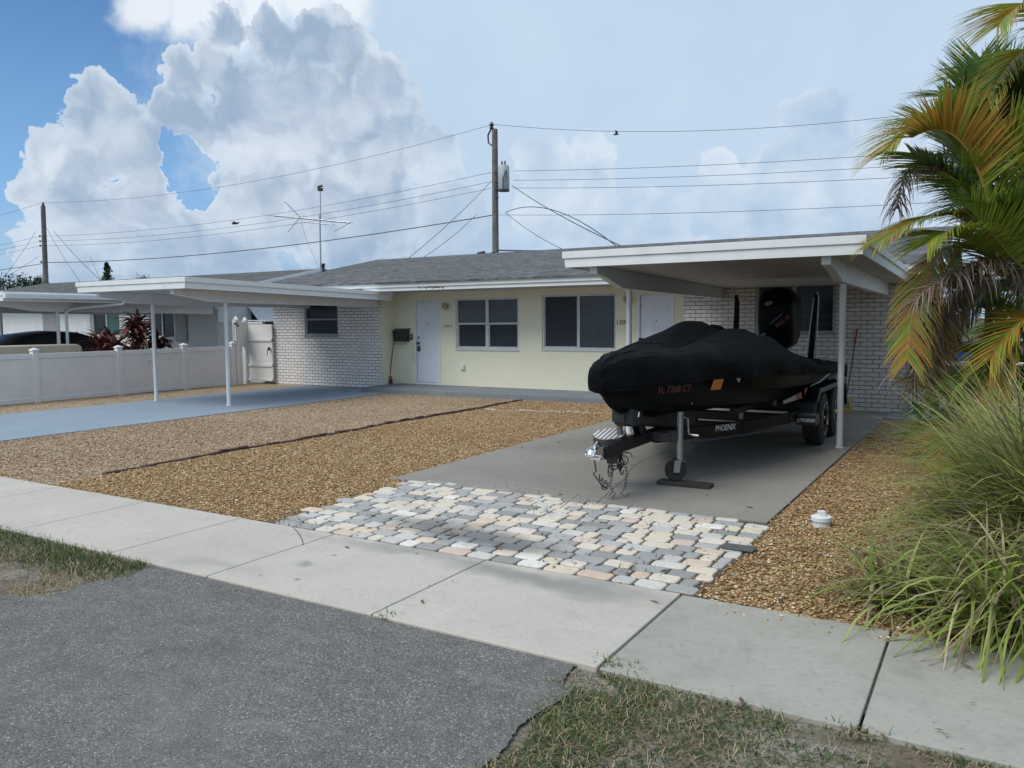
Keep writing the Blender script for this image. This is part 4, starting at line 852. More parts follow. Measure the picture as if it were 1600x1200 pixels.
def bird(c, span, roll, lab):
    p = MB(); d = Vector((1,.2,0)).normalized(); p.tube([c-d*span*.35, c-d*span*.2, c+d*span*.15, c+d*span*.28], [.01*span, .09*span, .08*span, .02*span], 6)
    o = p.build('bird', black_pl, origin=c, smooth=60); tag(o, lab, 'bird')
    for s_ in (-1,1):
        q = MB(); tip = c+Vector((-.05*span, s_*span*.45*math.cos(roll), span*.5*math.sin(roll))); mid = c.lerp(tip, .5)+Vector((.08*span,0,.08*span))
        q.add([c+d*.12*span, mid+d*.1*span, tip, mid-d*.12*span, c-d*.12*span, c+Vector((0,0,-.01)), mid+Vector((0,0,-.01))], [(0,1,6,5),(1,2,6),(2,3,6),(3,4,5,6),(0,5,4,3,2,1)]); q.build('wing', black_pl, o)
bird(at_d(368,349,20), .34, .12, 'dark bird flying level left of the aerial'); bird(at_d(963,210,30), .35, 1.1, 'small dark bird with raised wings below the top wire')
# ================================================================== TRAILER
CX = -2.93
tr_ = thing('boat_trailer', 'black tandem-axle boat trailer carrying the covered boat', 'trailer', (CX, 9.5, 0))
p = MB(); p.prism([(6.45,.44),(6.75,.40),(8.2,.40),(8.2,.50),(6.9,.50),(6.45,.50)], 'x', CX-.055, CX+.055)
p.prism([(6.40,.40),(6.72,.34),(6.72,.52),(6.40,.51)], 'x', CX-.07, CX+.07); tg = p.build('tongue', black_pt, tr_, bevel=.006)
p = MB(); p.prism([(6.16,.455),(6.22,.425),(6.42,.42),(6.42,.50),(6.30,.515),(6.20,.50)], 'x', CX-.045, CX+.045); p.lathe([(.045,-.03),(.05,0),(.03,.035)], (CX,6.20,.47), 'z', 16); p.box((CX-.05,6.28,.395),(CX+.05,6.34,.425)); cpl = p.build('coupler', chrome, tr_, bevel=.006)
p = MB(); p.tube([(CX-.07,6.25,.44),(CX+.07,6.25,.44)], .01, 6); p.tube([(CX,6.27,.52),(CX-.01,6.34,.545),(CX-.01,6.40,.52)], .010, 6); p.build('latch', chrome, cpl)
for s in (-1, 1):
    p = MB(); xs = CX+s*1.0
    p.beam((CX+s*.05,7.55,.44),(CX+s*.62,8.75,.44), .055, .12); p.beam((CX+s*.61,8.7,.44),(xs-.08*s,9.6,.46), .055, .12); p.box((xs-.085*s-.03,9.55,.40),(xs-.085*s+.03,12.9,.52))
    p.build('frame_rail', black_pt, tr_, bevel=.004)
    p = MB(); p.box((CX+s*.55-.05,8.6,.585),(CX+s*.55+.05,12.6,.66)); bk = p.build('bunk', rubber, tr_, bevel=.012)
    for y in (8.9,10.5,12.0):
        q = MB(); q.box((CX+s*.55-.02,y-.03,.50),(CX+s*.55+.02,y+.03,.59)); q.build('bracket', galv, bk)
    # fender
    p = MB(); xa, xb = (CX+s*1.12, CX+s*.83)
    pr = [(10.02,.36),(10.08,.60),(10.25,.755),(12.25,.755),(12.42,.60),(12.48,.36),(12.44,.36),(12.38,.58),(12.22,.715),(10.29,.715),(10.13,.58),(10.07,.36)]
    p.prism(pr, 'x', min(xa,xb), max(xa,xb)); p.prism([(10.08,.60),(10.25,.755),(12.25,.755),(12.42,.60),(12.30,.60),(12.18,.69),(10.32,.69),(10.20,.60)], 'x', *sorted((xa+s*.012, xa-s*.012)))
    fd = p.build('fender', black_pt, tr_, bevel=.008)
    p = MB(); ya, yb = sorted((CX+s*.95, CX+s*1.17)); p.box((ya,9.80,.355),(yb,10.03,.475)); st_ = p.build('step_plate', black_pt, fd, bevel=.008)
    if s > 0:
        p = MB(); p.box((ya+.01,9.81,.476),(yb-.01,10.02,.480)); p.build('tread', mk('tread_plate',(.18,.18,.19),(.08,.08,.085),120,.5), st_)
        text('lettering', 'PHOENIX', .052, face_M((CX+1.075,9.796,.415),(1,0,0),(0,0,1)), dec_w, fd, .001, .3, .002, .78, 1.0)
        em = MB(); em.add([(CX+.978+dx*.6,9.796,.415+dz) for dx,dz in ((-.035,.022),(-.012,.004),(0,.018),(.012,.004),(.035,.022),(.018,-.02),(0,-.028),(-.018,-.02))], [(0,1,7),(1,2,3),(1,3,5,7),(7,5,6),(3,4,5)]); em.build('emblem', dec_w, fd, fixn=False)
        p = MB(); p.box((CX+1.08,10.00,.40),(CX+1.11,10.02,.44)); p.build('marker_light', dec_o, fd)
wheel0 = None
def wheel(s, y):
    p = MB(); x = CX+s*.99; R_ = .335
    p.lathe([(.20,-.105),(.27,-.115),(.318,-.10),(R_,-.07),(R_,.07),(.318,.10),(.27,.115),(.20,.105)], (x,y,R_), 'x', 32)
    for k in range(36):
        a = 2*math.pi*k/36; M = Matrix.Translation((x,y,R_)) @ Matrix.Rotation(a, 4, 'X')
        p.box((-.085,-.014,R_-.004),(-.01,.014,R_+.007), 0, M); p.box((.01,.004,R_-.004),(.085,.032,R_+.007), 0, M)
    ty = p.build('wheel', rubber, tr_, smooth=40)
    p = MB(); p.lathe([(.205,-s*.09),(.208,s*.122),(.188,s*.124),(.18,s*.06)], (x,y,R_), 'x', 28)
    for k in range(6):
        a = 2*math.pi*k/6; M = Matrix.Translation((x,y,R_)) @ Matrix.Rotation(a, 4, 'X'); p.box((min(s*.06,s*.105),-.028,.03),(max(s*.06,s*.105),.028,.19), 0, M)
    p.lathe([(.045,s*.03),(.045,s*.10),(.02,s*.115)], (x,y,R_), 'x', 14); p.build('rim', mk('black_machined',(.05,.05,.055),(.6,.6,.62),14,.25,60,.02,metal=.7), ty, smooth=35)
for s in (-1,1):
    for y in (10.78,11.66): wheel(s, y)
for y in (10.78,11.66): p = MB(); p.tube([(CX-.9,y,.335),(CX+.9,y,.335)], .035, 8); p.build('axle', steel_dk, tr_)
for y, z in ((8.72,.44),(9.7,.44),(11.2,.44),(12.6,.44)):
    p = MB(); w_ = .58 if y < 9 else .9; p.box((CX-w_,y-.04,z-.06),(CX+w_,y+.04,z+.04)); p.build('cross_member', black_pt, tr_, bevel=.004)
text('lettering', 'PHOENIX', .085, face_M((CX+.505,8.44,.455),(.43,.90,0),(0,0,1)), dec_w, tr_, .001, .3, .002, .85)
em = MB()
for dx, dz in ((0,0),): 
    M = face_M((CX+.40,8.23,.455),(.43,.90,0),(0,0,1)); em.add([M @ Vector((a,c,.002)) for a,c in ((-.06,.02),(-.02,.005),(0,.03),(.02,.005),(.05,.02),(.03,-.02),(0,-.035),(-.03,-.02))], [(0,1,7),(1,2,3),(1,3,5,7),(7,5,6),(3,4,5)])
em.build('emblem', dec_w, tr_, fixn=False)
# swivel jack on the right of the tongue
JXX, JY = -2.60, 7.52
p = MB(); p.tube([(JXX,JY,.24),(JXX,JY,.70)], .031, 14); p.tube([(JXX,JY,.13),(JXX,JY,.26)], .024, 12); p.tube([(JXX,JY,.70),(JXX,JY,.712)], .034, 14); p.lathe([(.055,0),(.055,.008)], (JXX,JY,.225), 'z', 16); jk = p.build('jack', galv, tr_, smooth=40)
p = MB(); p.tube([(JXX+.03,JY,.66),(JXX+.075,JY,.645),(JXX+.085,JY,.50),(JXX+.13,JY,.49)], .009, 6); p.tube([(JXX+.12,JY,.49),(JXX+.185,JY,.485)], .016, 8); p.build('crank_handle', galv, jk)
p = MB(); p.box((JXX-.115,JY-.012,.40),(JXX-.03,JY+.012,.52)); p.box((JXX-.10,JY-.013,.42),(JXX-.045,JY-.011,.50), 0); p.beam((CX+.05,JY,.455),(JXX-.09,JY,.455), .06, .08); p.build('bracket', steel_dk, jk, bevel=.003)
JR = Matrix.Translation((JXX-.03,JY-.035,.141)) @ Matrix.Rotation(R(-58), 4, 'Z')
def turn(mb): mb.v = [tuple(JR @ Vector(v)) for v in mb.v]; return mb
p = MB(); p.lathe([(.065,-.024),(.098,-.028),(.105,-.018),(.105,.018),(.098,.028),(.065,.024)], (0,0,0), 'x', 28); turn(p); jw = p.build('jack_wheel', rubber, jk, smooth=40)
p = MB(); p.lathe([(.066,-.012),(.066,.012)], (0,0,0), 'x', 20); p.lathe([(.022,-.028),(.022,.028)], (0,0,0), 'x', 12)
for k in range(6): p.box((-.018,-.006,.02),(.018,.006,.064), 0, Matrix.Rotation(k*math.pi/3, 4, 'X'))
turn(p)
p.build('wheel_hub', mk('grey_black_hub',(.05,.05,.055)), jw, smooth=40)
p = MB()
for dx in (-.036,.036): p.prism([(-.03,-.02),(.03,-.02),(.045,.10),(-.02,.10)], 'x', dx-.003, dx+.003)
turn(p)
p.box((JXX-.075,JY-.04,.236),(JXX+.03,JY+.04,.244)); p.build('fork', galv, jk)
# winch stand and its parts
p = MB(); p.beam((CX,7.32,.48),(CX,7.02,.86), .075, .09); p.beam((CX,7.02,.84),(CX,6.92,.90), .07, .06); ws = p.build('winch_stand', black_pt, tr_, bevel=.006)
p = MB(); p.beam((CX+.045,6.98,.70),(CX+.045,7.14,.80), .012, .05); p.beam((CX+.045,7.10,.81),(CX+.045,7.36,.80), .012, .03); p.beam((CX+.045,7.36,.80),(CX+.045,7.02,.67), .012, .03); p.build('bracket', galv, ws)
p = MB(); p.prism([(6.86,.64),(6.88,.83),(6.93,.875),(7.06,.875),(7.12,.82),(7.12,.66),(7.06,.62),(6.90,.62)], 'x', CX-.085, CX+.105); wn = p.build('winch', black_pl, ws, bevel=.02, seg=3)
p = MB(); p.box((CX-.095,6.848,.66),(CX+.03,6.862,.80)); p.box((CX-.07,6.842,.67),(CX+.0,6.85,.72)); p.lathe([(.035,0),(.035,.012)], (CX-.03,6.85,.83),'y',14); p.build('grille', mk('grey_black',(.04,.045,.05),None,20,.35), wn, bevel=.004)
p = MB(); p.tube([(CX+.085,6.95,.84),(CX+.10,6.93,.87),(CX+.10,7.05,.80),(CX+.10,7.0,.70)], .012, 6); p.build('winch_strap', chrome, wn)
for s, y in ((-1,7.02),(1,7.10)):
    p = MB(); p.lathe([(.050,-.05),(.058,-.035),(.032,0),(.058,.035),(.050,.05)] if 0 else [(.062,-.045),(.058,.0),(.028,.045)][::(1 if s < 0 else -1)], (CX+s*.065,y-.03,.895), 'x', 18) if s < 0 else p.lathe([(.028,-.045),(.058,0),(.062,.045)], (CX+s*.065,y-.08,.895), 'x', 18)
    p.build('bow_roller', orange_r, ws, smooth=40)
p = MB(); p.box((CX-.09,6.95,.51),(CX-.045,6.99,.66)); p.build('step_post', mk('grey_steel',(.14,.14,.15)), ws, bevel=.004)
SM = Matrix.Translation((CX-.175,6.98,.525)) @ Matrix.Rotation(R(13), 4, 'X')
def tilt(mb): mb.v = [tuple(SM @ Vector(v)) for v in mb.v]; return mb
p = MB(); p.lathe([(.155,-.12),(.16,-.115),(.16,-.002),(.155,.0)], (0,0,0), 'z', 32); stp = tilt(p).build('round_step', brown_st, tr_, smooth=40)
for k in range(7):
    p = MB(); x = -.132+.044*k; hh = math.sqrt(max(.0004, .148**2-x**2)); p.box((x-.013,-hh,.002),(x+.013,hh,.008)); tilt(p).build('grip_strip', mk('bright_strip',(.66,.67,.68),(.55,.55,.57),8,.5) if k == 0 else bpy.data.materials['bright_strip'], stp)
p = MB(); p.lathe([(.154,.0),(.154,.002)], (0,0,0), 'z', 32); tilt(p).build('step_top', mk('grey_strip',(.20,.20,.21)), stp)
p = MB(); p.lathe([(.16,-.10),(.24,-.105),(.30,-.08),(.315,-.03),(.315,.03),(.30,.08),(.24,.105),(.16,.10)], (CX+.02,7.95,.62), 'z', 30); sp_ = p.build('spare_tyre', rubber, tr_, smooth=40)
p = MB(); p.lathe([(.17,-.05),(.17,.06),(.05,.07)], (CX+.02,7.95,.62), 'z', 20); p.build('rim', steel_dk, sp_, smooth=40)
# chains and coiled cable under the tongue
def coil(x, y, z0, z1, r, turns, seed):
    rg = random.Random(seed); n = int(turns*12); pts = []
    for i in range(n+1):
        a = i/12*2*math.pi; f_ = i/n; rr = r*(.7+.5*math.sin(f_*3.1+seed)); pts.append((x+math.cos(a)*rr+.03*math.sin(f_*4+seed), y+math.sin(a)*rr*.5, z0+(z1-z0)*f_+math.sin(a)*r*.9))
    return pts
p = MB(); p.tube(coil(CX-.0,6.66,.36,.22,.045,4,1), .006, 5); p.tube(coil(CX+.075,6.72,.37,.24,.05,4,2), .006, 5); q_ = p.build('coiled_cable', black_pl, tr_, smooth=40)
p = MB(); p.tube([(CX-.10,6.50,.42),(CX-.105,6.50,.33),(CX-.09,6.5,.26),(CX-.12,6.5,.23),(CX-.09,6.5,.20),(CX-.04,6.52,.12),(CX+.0,6.55,.10)], .007, 5); p.tube(coil(CX-.04,6.52,.21,.11,.022,4,5), .006, 5); p.build('brake_cable', black_pl, tr_, smooth=40)
p = MB()
def chain(pts, r=.011):
    pts = [Vector(a) for a in pts]; 
    for a, c in zip(pts[:-1], pts[1:]):
        n = max(1, int((c-a).length/.028))
        for i in range(n):
            q0, q1 = a.lerp(c, i/n), a.lerp(c, (i+1.25)/n); d = (q1-q0).normalized(); sd = d.cross(Vector((1,0,0) if i % 2 else (0,1,0))).normalized()*r
            p.tube([q0-sd*.5, q0+sd, q1+sd, q1-sd, q0-sd, q0+sd*.5], .003, 4)
chain([(CX+.0,6.6,.38),(CX+.02,6.6,.20),(CX+.0,6.58,.12),(CX+.03,6.6,.07)]); chain([(CX+.09,6.70,.36),(CX+.12,6.7,.22),(CX+.10,6.7,.08)])
p.tube([(CX+.10,6.7,.09),(CX+.07,6.68,.04),(CX+.11,6.68,.015),(CX+.15,6.68,.05)], .006, 6); p.tube([(CX+.03,6.6,.07),(CX+.0,6.58,.03),(CX+.04,6.58,.02),(CX+.06,6.58,.06)], .006, 6)
p.build('safety_chain', mk('chain_steel',(.10,.10,.11),(.2,.2,.2),30,.4,metal=.8), tr_)
p = MB(); p.box((CX+.0,6.52,.33),(CX+.075,6.60,.40)); p.tube([(CX-.02,6.55,.41),(CX-.02,6.55,.36)], .02, 8); p.build('breakaway_box', black_pl, tr_, bevel=.006)
p = MB(); p.tube([(CX+.3,8.1,.40),(CX+.33,7.9,.36),(CX+.9,9.3,.36),(CX+1.0,9.8,.42)], .008, 5); p.build('wiring', wire_m, tr_)
p = MB(); p.box((CX-.9,12.86,.42),(CX-.6,12.9,.52)); p.build('tail_light', dec_r, tr_); p = MB(); p.box((CX+.6,12.86,.42),(CX+.9,12.9,.52)); p.build('tail_light', dec_r, tr_)
# ================================================================== BOAT
boat = thing('boat', 'black bass boat with outboard motor under a black cover', 'boat', (CX, 9.5, 0))
YS = [6.46,6.55,6.75,7.0,7.5,8.2,9.0,10.0,11.0,12.05]
HW = [.06,.08,.155,.27,.50,.79,.97,1.07,1.11,1.11]
GZ = [1.12,1.13,1.14,1.13,1.10,1.06,1.02,.985,.97,.96]
CZ = [.98,.95,.90,.86,.80,.75,.72,.70,.69,.69]
KZ = [.93,.84,.76,.70,.64,.61,.60,.59,.585,.585]
def hw(y): return float(np.interp(y, YS, HW))
def gz(y): return float(np.interp(y, YS, GZ))
def cz(y): return float(np.interp(y, YS, CZ))
def kz(y): return float(np.interp(y, YS, KZ))
rows = []
for y in list(np.linspace(6.46,7.2,12))+list(np.linspace(7.3,12.05,26)):
    h_, g_, c_, k_ = hw(y), gz(y), cz(y), kz(y); r_ = []
    half = [(0,k_),(.10*h_,k_+.004),(.42*h_,k_+(c_-k_)*.45),(.46*h_,k_+(c_-k_)*.38),(.78*h_,c_-.01),(.84*h_,c_-.02),(.86*h_,c_+.02),(.93*h_,c_+(g_-c_)*.38),(.955*h_,c_+(g_-c_)*.42),(.985*h_,c_+(g_-c_)*.75),(1.0*h_,g_-.03),(1.015*h_,g_-.02),(1.015*h_,g_),(.94*h_,g_+.01),(0,g_+.03)]
    rows.append([(CX+a,y,z) for a,z in half]+[(CX-a,y,z) for a,z in half[::-1][1:-1]])
p = MB(); p.grid(rows, close=True); n_ = len(rows[0]); p.add(rows[0], [tuple(range(n_))]); p.add(rows[-1], [tuple(range(n_))])
hull = p.build('hull', gelcoat, boat, smooth=38)
# rear quarter: sculpted sponson and grey textured corner
p = MB(); x = CX+1.10
p.add([(x+.03,11.30,.93),(x+.03,11.95,.95),(x+.025,11.90,.82),(x+.02,11.70,.76),(x+.02,11.42,.79)], [(0,1,2,3,4)]); p.build('corner_pad', mk('grey_mesh',(.18,.16,.15),(.10,.09,.085),60,.6), hull, fixn=False)
p = MB()
pts = [(x-.04,10.0,.80),(x+.0,10.4,.83),(x+.03,10.8,.90),(x+.035,11.2,.93)]
p.tube(pts, [.006,.014,.014,.006], 6); p.build('body_line', mk('grey_line',(.10,.105,.11),None,5,.3), hull)
def side_M(y, z, off=.012):
    d = Vector((hw(y+.15)-hw(y-.15), .30, 0)).normalized(); return face_M((CX+hw(y)*.985+off+.012, y, z), d, (0,0,1))
text('lettering', 'PHOENIX', .11, side_M(11.0,.855,.03), mk('dull_red',(.16,.07,.075)), hull, .001, .35, .002, .9)
text('registration', 'FL 7268 CT', .09, side_M(7.18,.955,.03), dec_dr, hull, .001, .2, .002, 1.0)
q = MB(); M = side_M(7.72,.97,.035); q.add([M @ Vector(v) for v in ((-.10,-.05,0),(.05,-.05,0),(.10,.05,0),(-.05,.05,0))], [(0,1,2,3)]); dd = q.build('registration_sticker', dec_o, hull, fixn=False)
q = MB(); q.add([M @ Vector(v) for v in ((-.04,-.022,.002),(.025,-.022,.002),(.045,.022,.002),(-.02,.022,.002))], [(0,1,2,3)]); q.build('print', mk('sticker_print',(.40,.12,.02)), dd, fixn=False)
q = MB(); M = side_M(8.02,1.0,.035); q.add([M @ Vector(v) for v in ((-.035,.02,0),(0,.008,0),(.035,.022,0),(.01,-.03,0))], [(0,3,2,1)]); q.build('emblem', mk('pale_pink',(.42,.25,.28)), hull, fixn=False)
q = MB(); q.add([(CX+.99,10.05,.60),(CX+.99,10.95,.69),(CX+.99,10.95,.61),(CX+.99,10.05,.55)], [(0,1,2,3)]); 
q = MB(); M = side_M(9.7,.70,.02)
q.add([(CX+.93,9.20,.69),(CX+1.0,9.75,.745),(CX+1.0,9.78,.67),(CX+.93,9.22,.655)], [(0,1,2,3)]); sk = q.build('hull_stripe', mk('pale_stripe',(.38,.34,.33)), hull, fixn=False)
q = MB(); q.add([(CX+1.001,9.60,.73),(CX+1.005,9.80,.752),(CX+1.005,9.83,.665),(CX+1.001,9.70,.67)], [(0,1,2,3)]); q.build('red_tip', dec_r, sk, fixn=False)
q = MB(); q.add([(CX+1.02,9.90,.77),(CX+1.03,10.02,.79),(CX+1.02,9.93,.69)], [(0,1,2)]); q.build('red_mark', dec_r, hull, fixn=False)
q = MB(); q.lathe([(.02,0),(.02,.02)], (CX+.42,7.55,.80), 'x', 10); q.build('bow_eye', chrome, hull)
# outboard motor
MX, MY = CX+.11, 12.62
rows = []
sec = [(1.16,.17,.20),(1.22,.24,.30),(1.34,.28,.36),(1.55,.29,.40),(1.78,.285,.41),(1.92,.27,.39),(2.0,.23,.33),(2.04,.15,.22)]
for z, a, l_ in sec:
    r_ = []
    for k in range(28):
        th = 2*math.pi*k/28; c_, s_ = math.cos(th), math.sin(th); e = .62
        r_.append((MX+a*math.copysign(abs(c_)**e, c_), MY+.05*(z-1.5)+l_*math.copysign(abs(s_)**e, s_), z+(.03 if z > 1.9 else 0)*(-s_)))
    rows.append(r_)
p = MB(); p.grid(rows, close=True); n_ = 28; p.add(rows[-1], [tuple(range(n_))]); p.add(rows[0], [tuple(range(n_))])
mo = p.build('outboard_motor', gelcoat, boat, smooth=50)
p = MB(); p.prism([(12.40,1.16),(12.9,1.16),(12.85,.7),(12.8,.30),(12.55,.30),(12.5,.7)], 'x', MX-.09, MX+.09); p.prism([(12.05,1.0),(12.5,1.1),(12.5,.72),(12.1,.72)], 'x', MX-.15, MX+.15); p.build('leg', gelcoat, mo, bevel=.02)
p = MB(); p.lathe([(.01,-.16),(.05,-.1),(.055,.1),(.03,.2)], (MX,12.75,.36), 'y', 12)
for k in range(3):
    M = Matrix.Translation((MX,12.98,.36)) @ Matrix.Rotation(k*2.094, 4, 'Y') @ Matrix.Rotation(.6, 4, 'Z'); p.box((-.05,-.008,.03),(.05,.008,.15), 0, M)
p.build('propeller', steel_dk, mo)
front = MY-.41
text('decal', 'PRO XS', .09, face_M((MX+.14,front-.012,1.56),(.72,0,.60),(-.6,0,.72)), mk('decal_dull_red',(.15,.05,.055)), mo, .002, .2, .003, .8)
q = MB(); M = face_M((MX+.05,front-.010,1.60),(.72,0,.60),(-.6,0,.72)); q.add([M @ Vector(v) for v in ((-.12,-.008,0),(.10,-.004,0),(.12,.012,0),(-.12,.006,0))], [(0,1,2,3)]); q.build('stripe', mk('decal_grey',(.18,.16,.17)), mo, fixn=False)
for dx, z, rx in ((-.07,1.83,.06),(-.14,1.37,.04)):
    q = MB(); q.add([(MX+dx+rx*math.cos(a)*(1), front-.008+(.02 if z < 1.5 else .01), z+rx*.55*math.sin(a)+(.25*rx*math.cos(a))) for a in np.linspace(0,6.283,13)[:-1]], [tuple(range(12))]); q.build('badge', mk('badge_grey',(.20,.185,.18)), mo, fixn=False)
# shallow-water anchor poles
for x0_, lean in ((CX-.47,0.0),(CX+.62,.06)):
    y_ = 12.35; q = MB()
    q.box((x0_-.045,y_-.03,.95),(x0_+.045,y_+.06,1.02)); q.prism([(x0_-.04,1.0),(x0_+.04,1.0),(x0_+lean+.03,1.86),(x0_+lean+.01,1.97),(x0_+lean-.025,1.97),(x0_+lean-.03,1.80)], 'y', y_-.03, y_+.05)
    a_ = q.build('anchor_arm', gelcoat, boat, bevel=.01); q = MB(); q.tube([(x0_-.05,y_-.045,1.02),(x0_+lean-.02,y_-.045,1.9)], .009, 6); q.build('rod', galv, a_)
q = MB(); q.tube([(CX+.70,12.33,1.05),(CX+.72,12.33,1.95)], .006, 5); q.tube([(CX+.72,12.33,1.93),(CX+.90,12.33,1.93)], .004, 4); q.lathe([(.018,0),(.018,.03)], (CX+.70,12.33,1.95), 'z', 8); q.build('rod_antenna', galv, boat)
# ------------------------------------------------ boat cover (draped over the boat: a thing of its own)
def cov_top(y, s):   # s in -1..1 across, + is the street-camera side
    rim = float(np.interp(y, [6.3,6.5,7.0,8,9,10,11,12.1],[1.15,1.21,1.25,1.20,1.13,1.06,1.0,.98]))
    a = abs(s); z = rim
    z += float(np.interp(y, [6.3,6.8,7.5,8.2,9,10,11,12.1],[.01,.06,.07,.10,.13,.13,.10,.07]))*(1-a**2.4)
    def hump(y, ys, zs, sc, sw, pw=2.0):
        return float(np.interp(y, ys, zs))*math.exp(-(abs(s-sc)/sw)**pw)
    z += hump(y, [7.5,8.2,8.9,9.4,9.62,9.8,11.4],[0,.06,.17,.25,.25,.16,0], -.38, .50, 3.0)
    z += hump(y, [7.2,7.9,8.6,8.95,9.25,9.7,10.6],[0,.06,.14,.205,.20,.11,0], .58, .40, 4.0)
    z += hump(y, [8.8,9.4,10.4,11.6],[0,.15,.17,0], .05, .45, 3.0)
    z += hump(y, [9.6,9.75,10.0,10.1],[0,.06,.06,0], -.30, .10, 4); z += hump(y, [9.9,10.05,10.35,10.45],[0,.08,.08,0], -.10, .10, 4)
    # shallow troughs between the supports and small drape folds
    z -= .028*math.exp(-((s-.05)/.22)**2)*max(0, math.sin((y-7.2)*1.1)) if 7.2 < y < 10 else 0
    z += .007*math.sin(y*5.1+s*7.3)+.005*math.sin(y*11.7-s*13)+.004*math.sin(s*23+y*3)
    z += .018*math.exp(-((s-.82-.05*math.sin(y*2))/.05)**2)*(1 if y < 9.2 else .3)
    return z
rows = []; NS = 45
for y in np.concatenate([np.linspace(6.32,6.9,14), np.linspace(6.97,12.18,92)]):
    hw_ = hw(max(6.46,y))+.035+(.0 if y > 6.5 else 0)
    if y < 6.75: hw_ = .06+(hw(6.75)+.035-.06)*math.sqrt(max(0,(y-6.32))/.43)**1.15
    sk_ = float(np.interp(y, [6.32,6.5,6.9,7.6,9,10.2,11,12.18],[.99,.975,.975,1.02,1.00,.945,.905,.81]))
    r_ = []; nl = 7
    edge = cov_top(y, 1); 
    for k in range(nl):      # right skirt from hem up
        f_ = k/nl; z = sk_+(edge-sk_)*f_; bul = .012*math.sin(f_*3.0)+.012*math.sin(y*7+f_*2)*(1-f_)+.010*math.sin(y*17+1)*(1-f_)
        r_.append((CX+hw_+bul, y, z+(.004*math.sin(y*9)+.004*math.sin(y*3.3))*(1-f_)))
    for k in range(NS+1):
        s_ = 1-2*k/NS; zz = cov_top(y, s_); e_ = abs(s_)
        r_.append((CX+s_*hw_, y+(.0), zz-.05*max(0,(e_-.9)/.1)**2))
    edge = cov_top(y, -1)
    for k in range(nl-1,-1,-1):
        f_ = k/nl; r_.append((CX-hw_-.012*math.sin(f_*3.0)-.010*math.sin(y*8)*(1-f_), y, sk_+(edge-sk_)*f_+.01*math.sin(y*7)*(1-f_)))
    rows.append(r_)
# nose closes over the bow
first = rows[0]; n_ = len(first); nose = []
for j in range(1, 5):
    f_ = j/4; rr = []
    for (x, y, z) in first: rr.append((CX+(x-CX)*(1-.35*f_**2), y-.05*math.sin(f_*1.4), 1.08+(z-1.08)*(1-f_*.85)))
    nose.append(rr)
for j in (1,2,3):
    f_ = j/3; nose.append([(CX+(x-CX)*(1-f_*.98), y-.012*f_, 1.09+(z-1.09)*(1-f_*.98)) for (x,y,z) in nose[3]])
last = rows[-1]; tail = []
for j in range(1, 4):
    f_ = j/3; tail.append([(CX+(x-CX)*(1-.02*f_), y+.05*math.sin(f_*1.5), min(z, .985)-(.16*f_ if z > .9 else 0)) for (x,y,z) in last])
allr = nose[::-1]+rows+tail
under = [[Vector(r_[0]).lerp(Vector(r_[-1]), f_/8)-Vector((0,0,.035*math.sin(math.pi*f_/8)*(1-i_/18))) for f_ in range(9)] for i_, r_ in enumerate(nose[::-1]+rows[:17])]
cover_m, t, b = new_mat('black_canvas'); g = t.node('ShaderNodeTexCoord').outputs['Object']
t.put(b.inputs['Base Color'], t.mix(t.step(t.noise(g, 2.2, 6, .65), .4, .7), (.0030,.0042,.0060), (.0075,.0100,.0130))); b.inputs['Roughness'].default_value = .68; b.inputs['Specular IOR Level'].default_value = .12
b.inputs['Sheen Tint'].default_value = (.5,.6,.8,1)
t.put(b.inputs['Normal'], t.bump(t.math('ADD', t.math('MULTIPLY', t.noise(t.vmath('MULTIPLY', g, (3,1,3)), 2.6, 5, .6, .9), 4), t.noise(g, 300, 2)), .8, .028))
p = MB(); p.grid(allr); p.grid(under); cov = p.build('boat_cover', cover_m, smooth=True, origin=(CX,9.5,1)); tag(cov, 'black fitted canvas cover draped over the boat', 'boat cover')
cov.data.polygons.foreach_set('use_smooth', [True]*len(cov.data.polygons))
so = cov.modifiers.new('thick', 'SOLIDIFY'); so.thickness = .006; so.offset = -1
p = MB(); hem = [(r_[0][0]+.004, r_[0][1], r_[0][2]+.012) for r_ in rows[::2]]; p.tube(hem, .010, 5); p.build('hem', cover_m, cov, smooth=60)
lm = face_M((CX+.93,11.72,1.035),(.10,1,.0),(-.92,.0,.40)); text('logo', 'PHOENIX', .12, Matrix.Translation((0,0,.012)) @ lm, mk('cover_logo',(.40,.40,.43)), cov, .003, .3, .003, .75)
for nm_, cr_ in (('seam', [(y_, 0.02) for y_ in np.linspace(6.4,12.1,60)]),('seam', [(8.25, s_) for s_ in np.linspace(-.97,.97,36)]),('seam', [(10.6, s_) for s_ in np.linspace(-.97,.97,36)])):
    p = MB(); p.tube([(CX+s_*(hw(max(6.46,y_))+.03), y_, cov_top(y_, s_)-.05*max(0,(abs(s_)-.9)/.1)**2+.002) for y_, s_ in cr_], .006, 5); p.build(nm_, cover_m, cov, smooth=60)
for (x, y) in ((CX-.62,9.05),):
    p = MB(); c_ = Vector((x, y, cov_top(y, (x-CX)/hw(y))+.0)); p.box(c_+Vector((-.10,-.01,-.05)), c_+Vector((.10,.01,.0))); p.build('seam_tab', cover_m, cov)
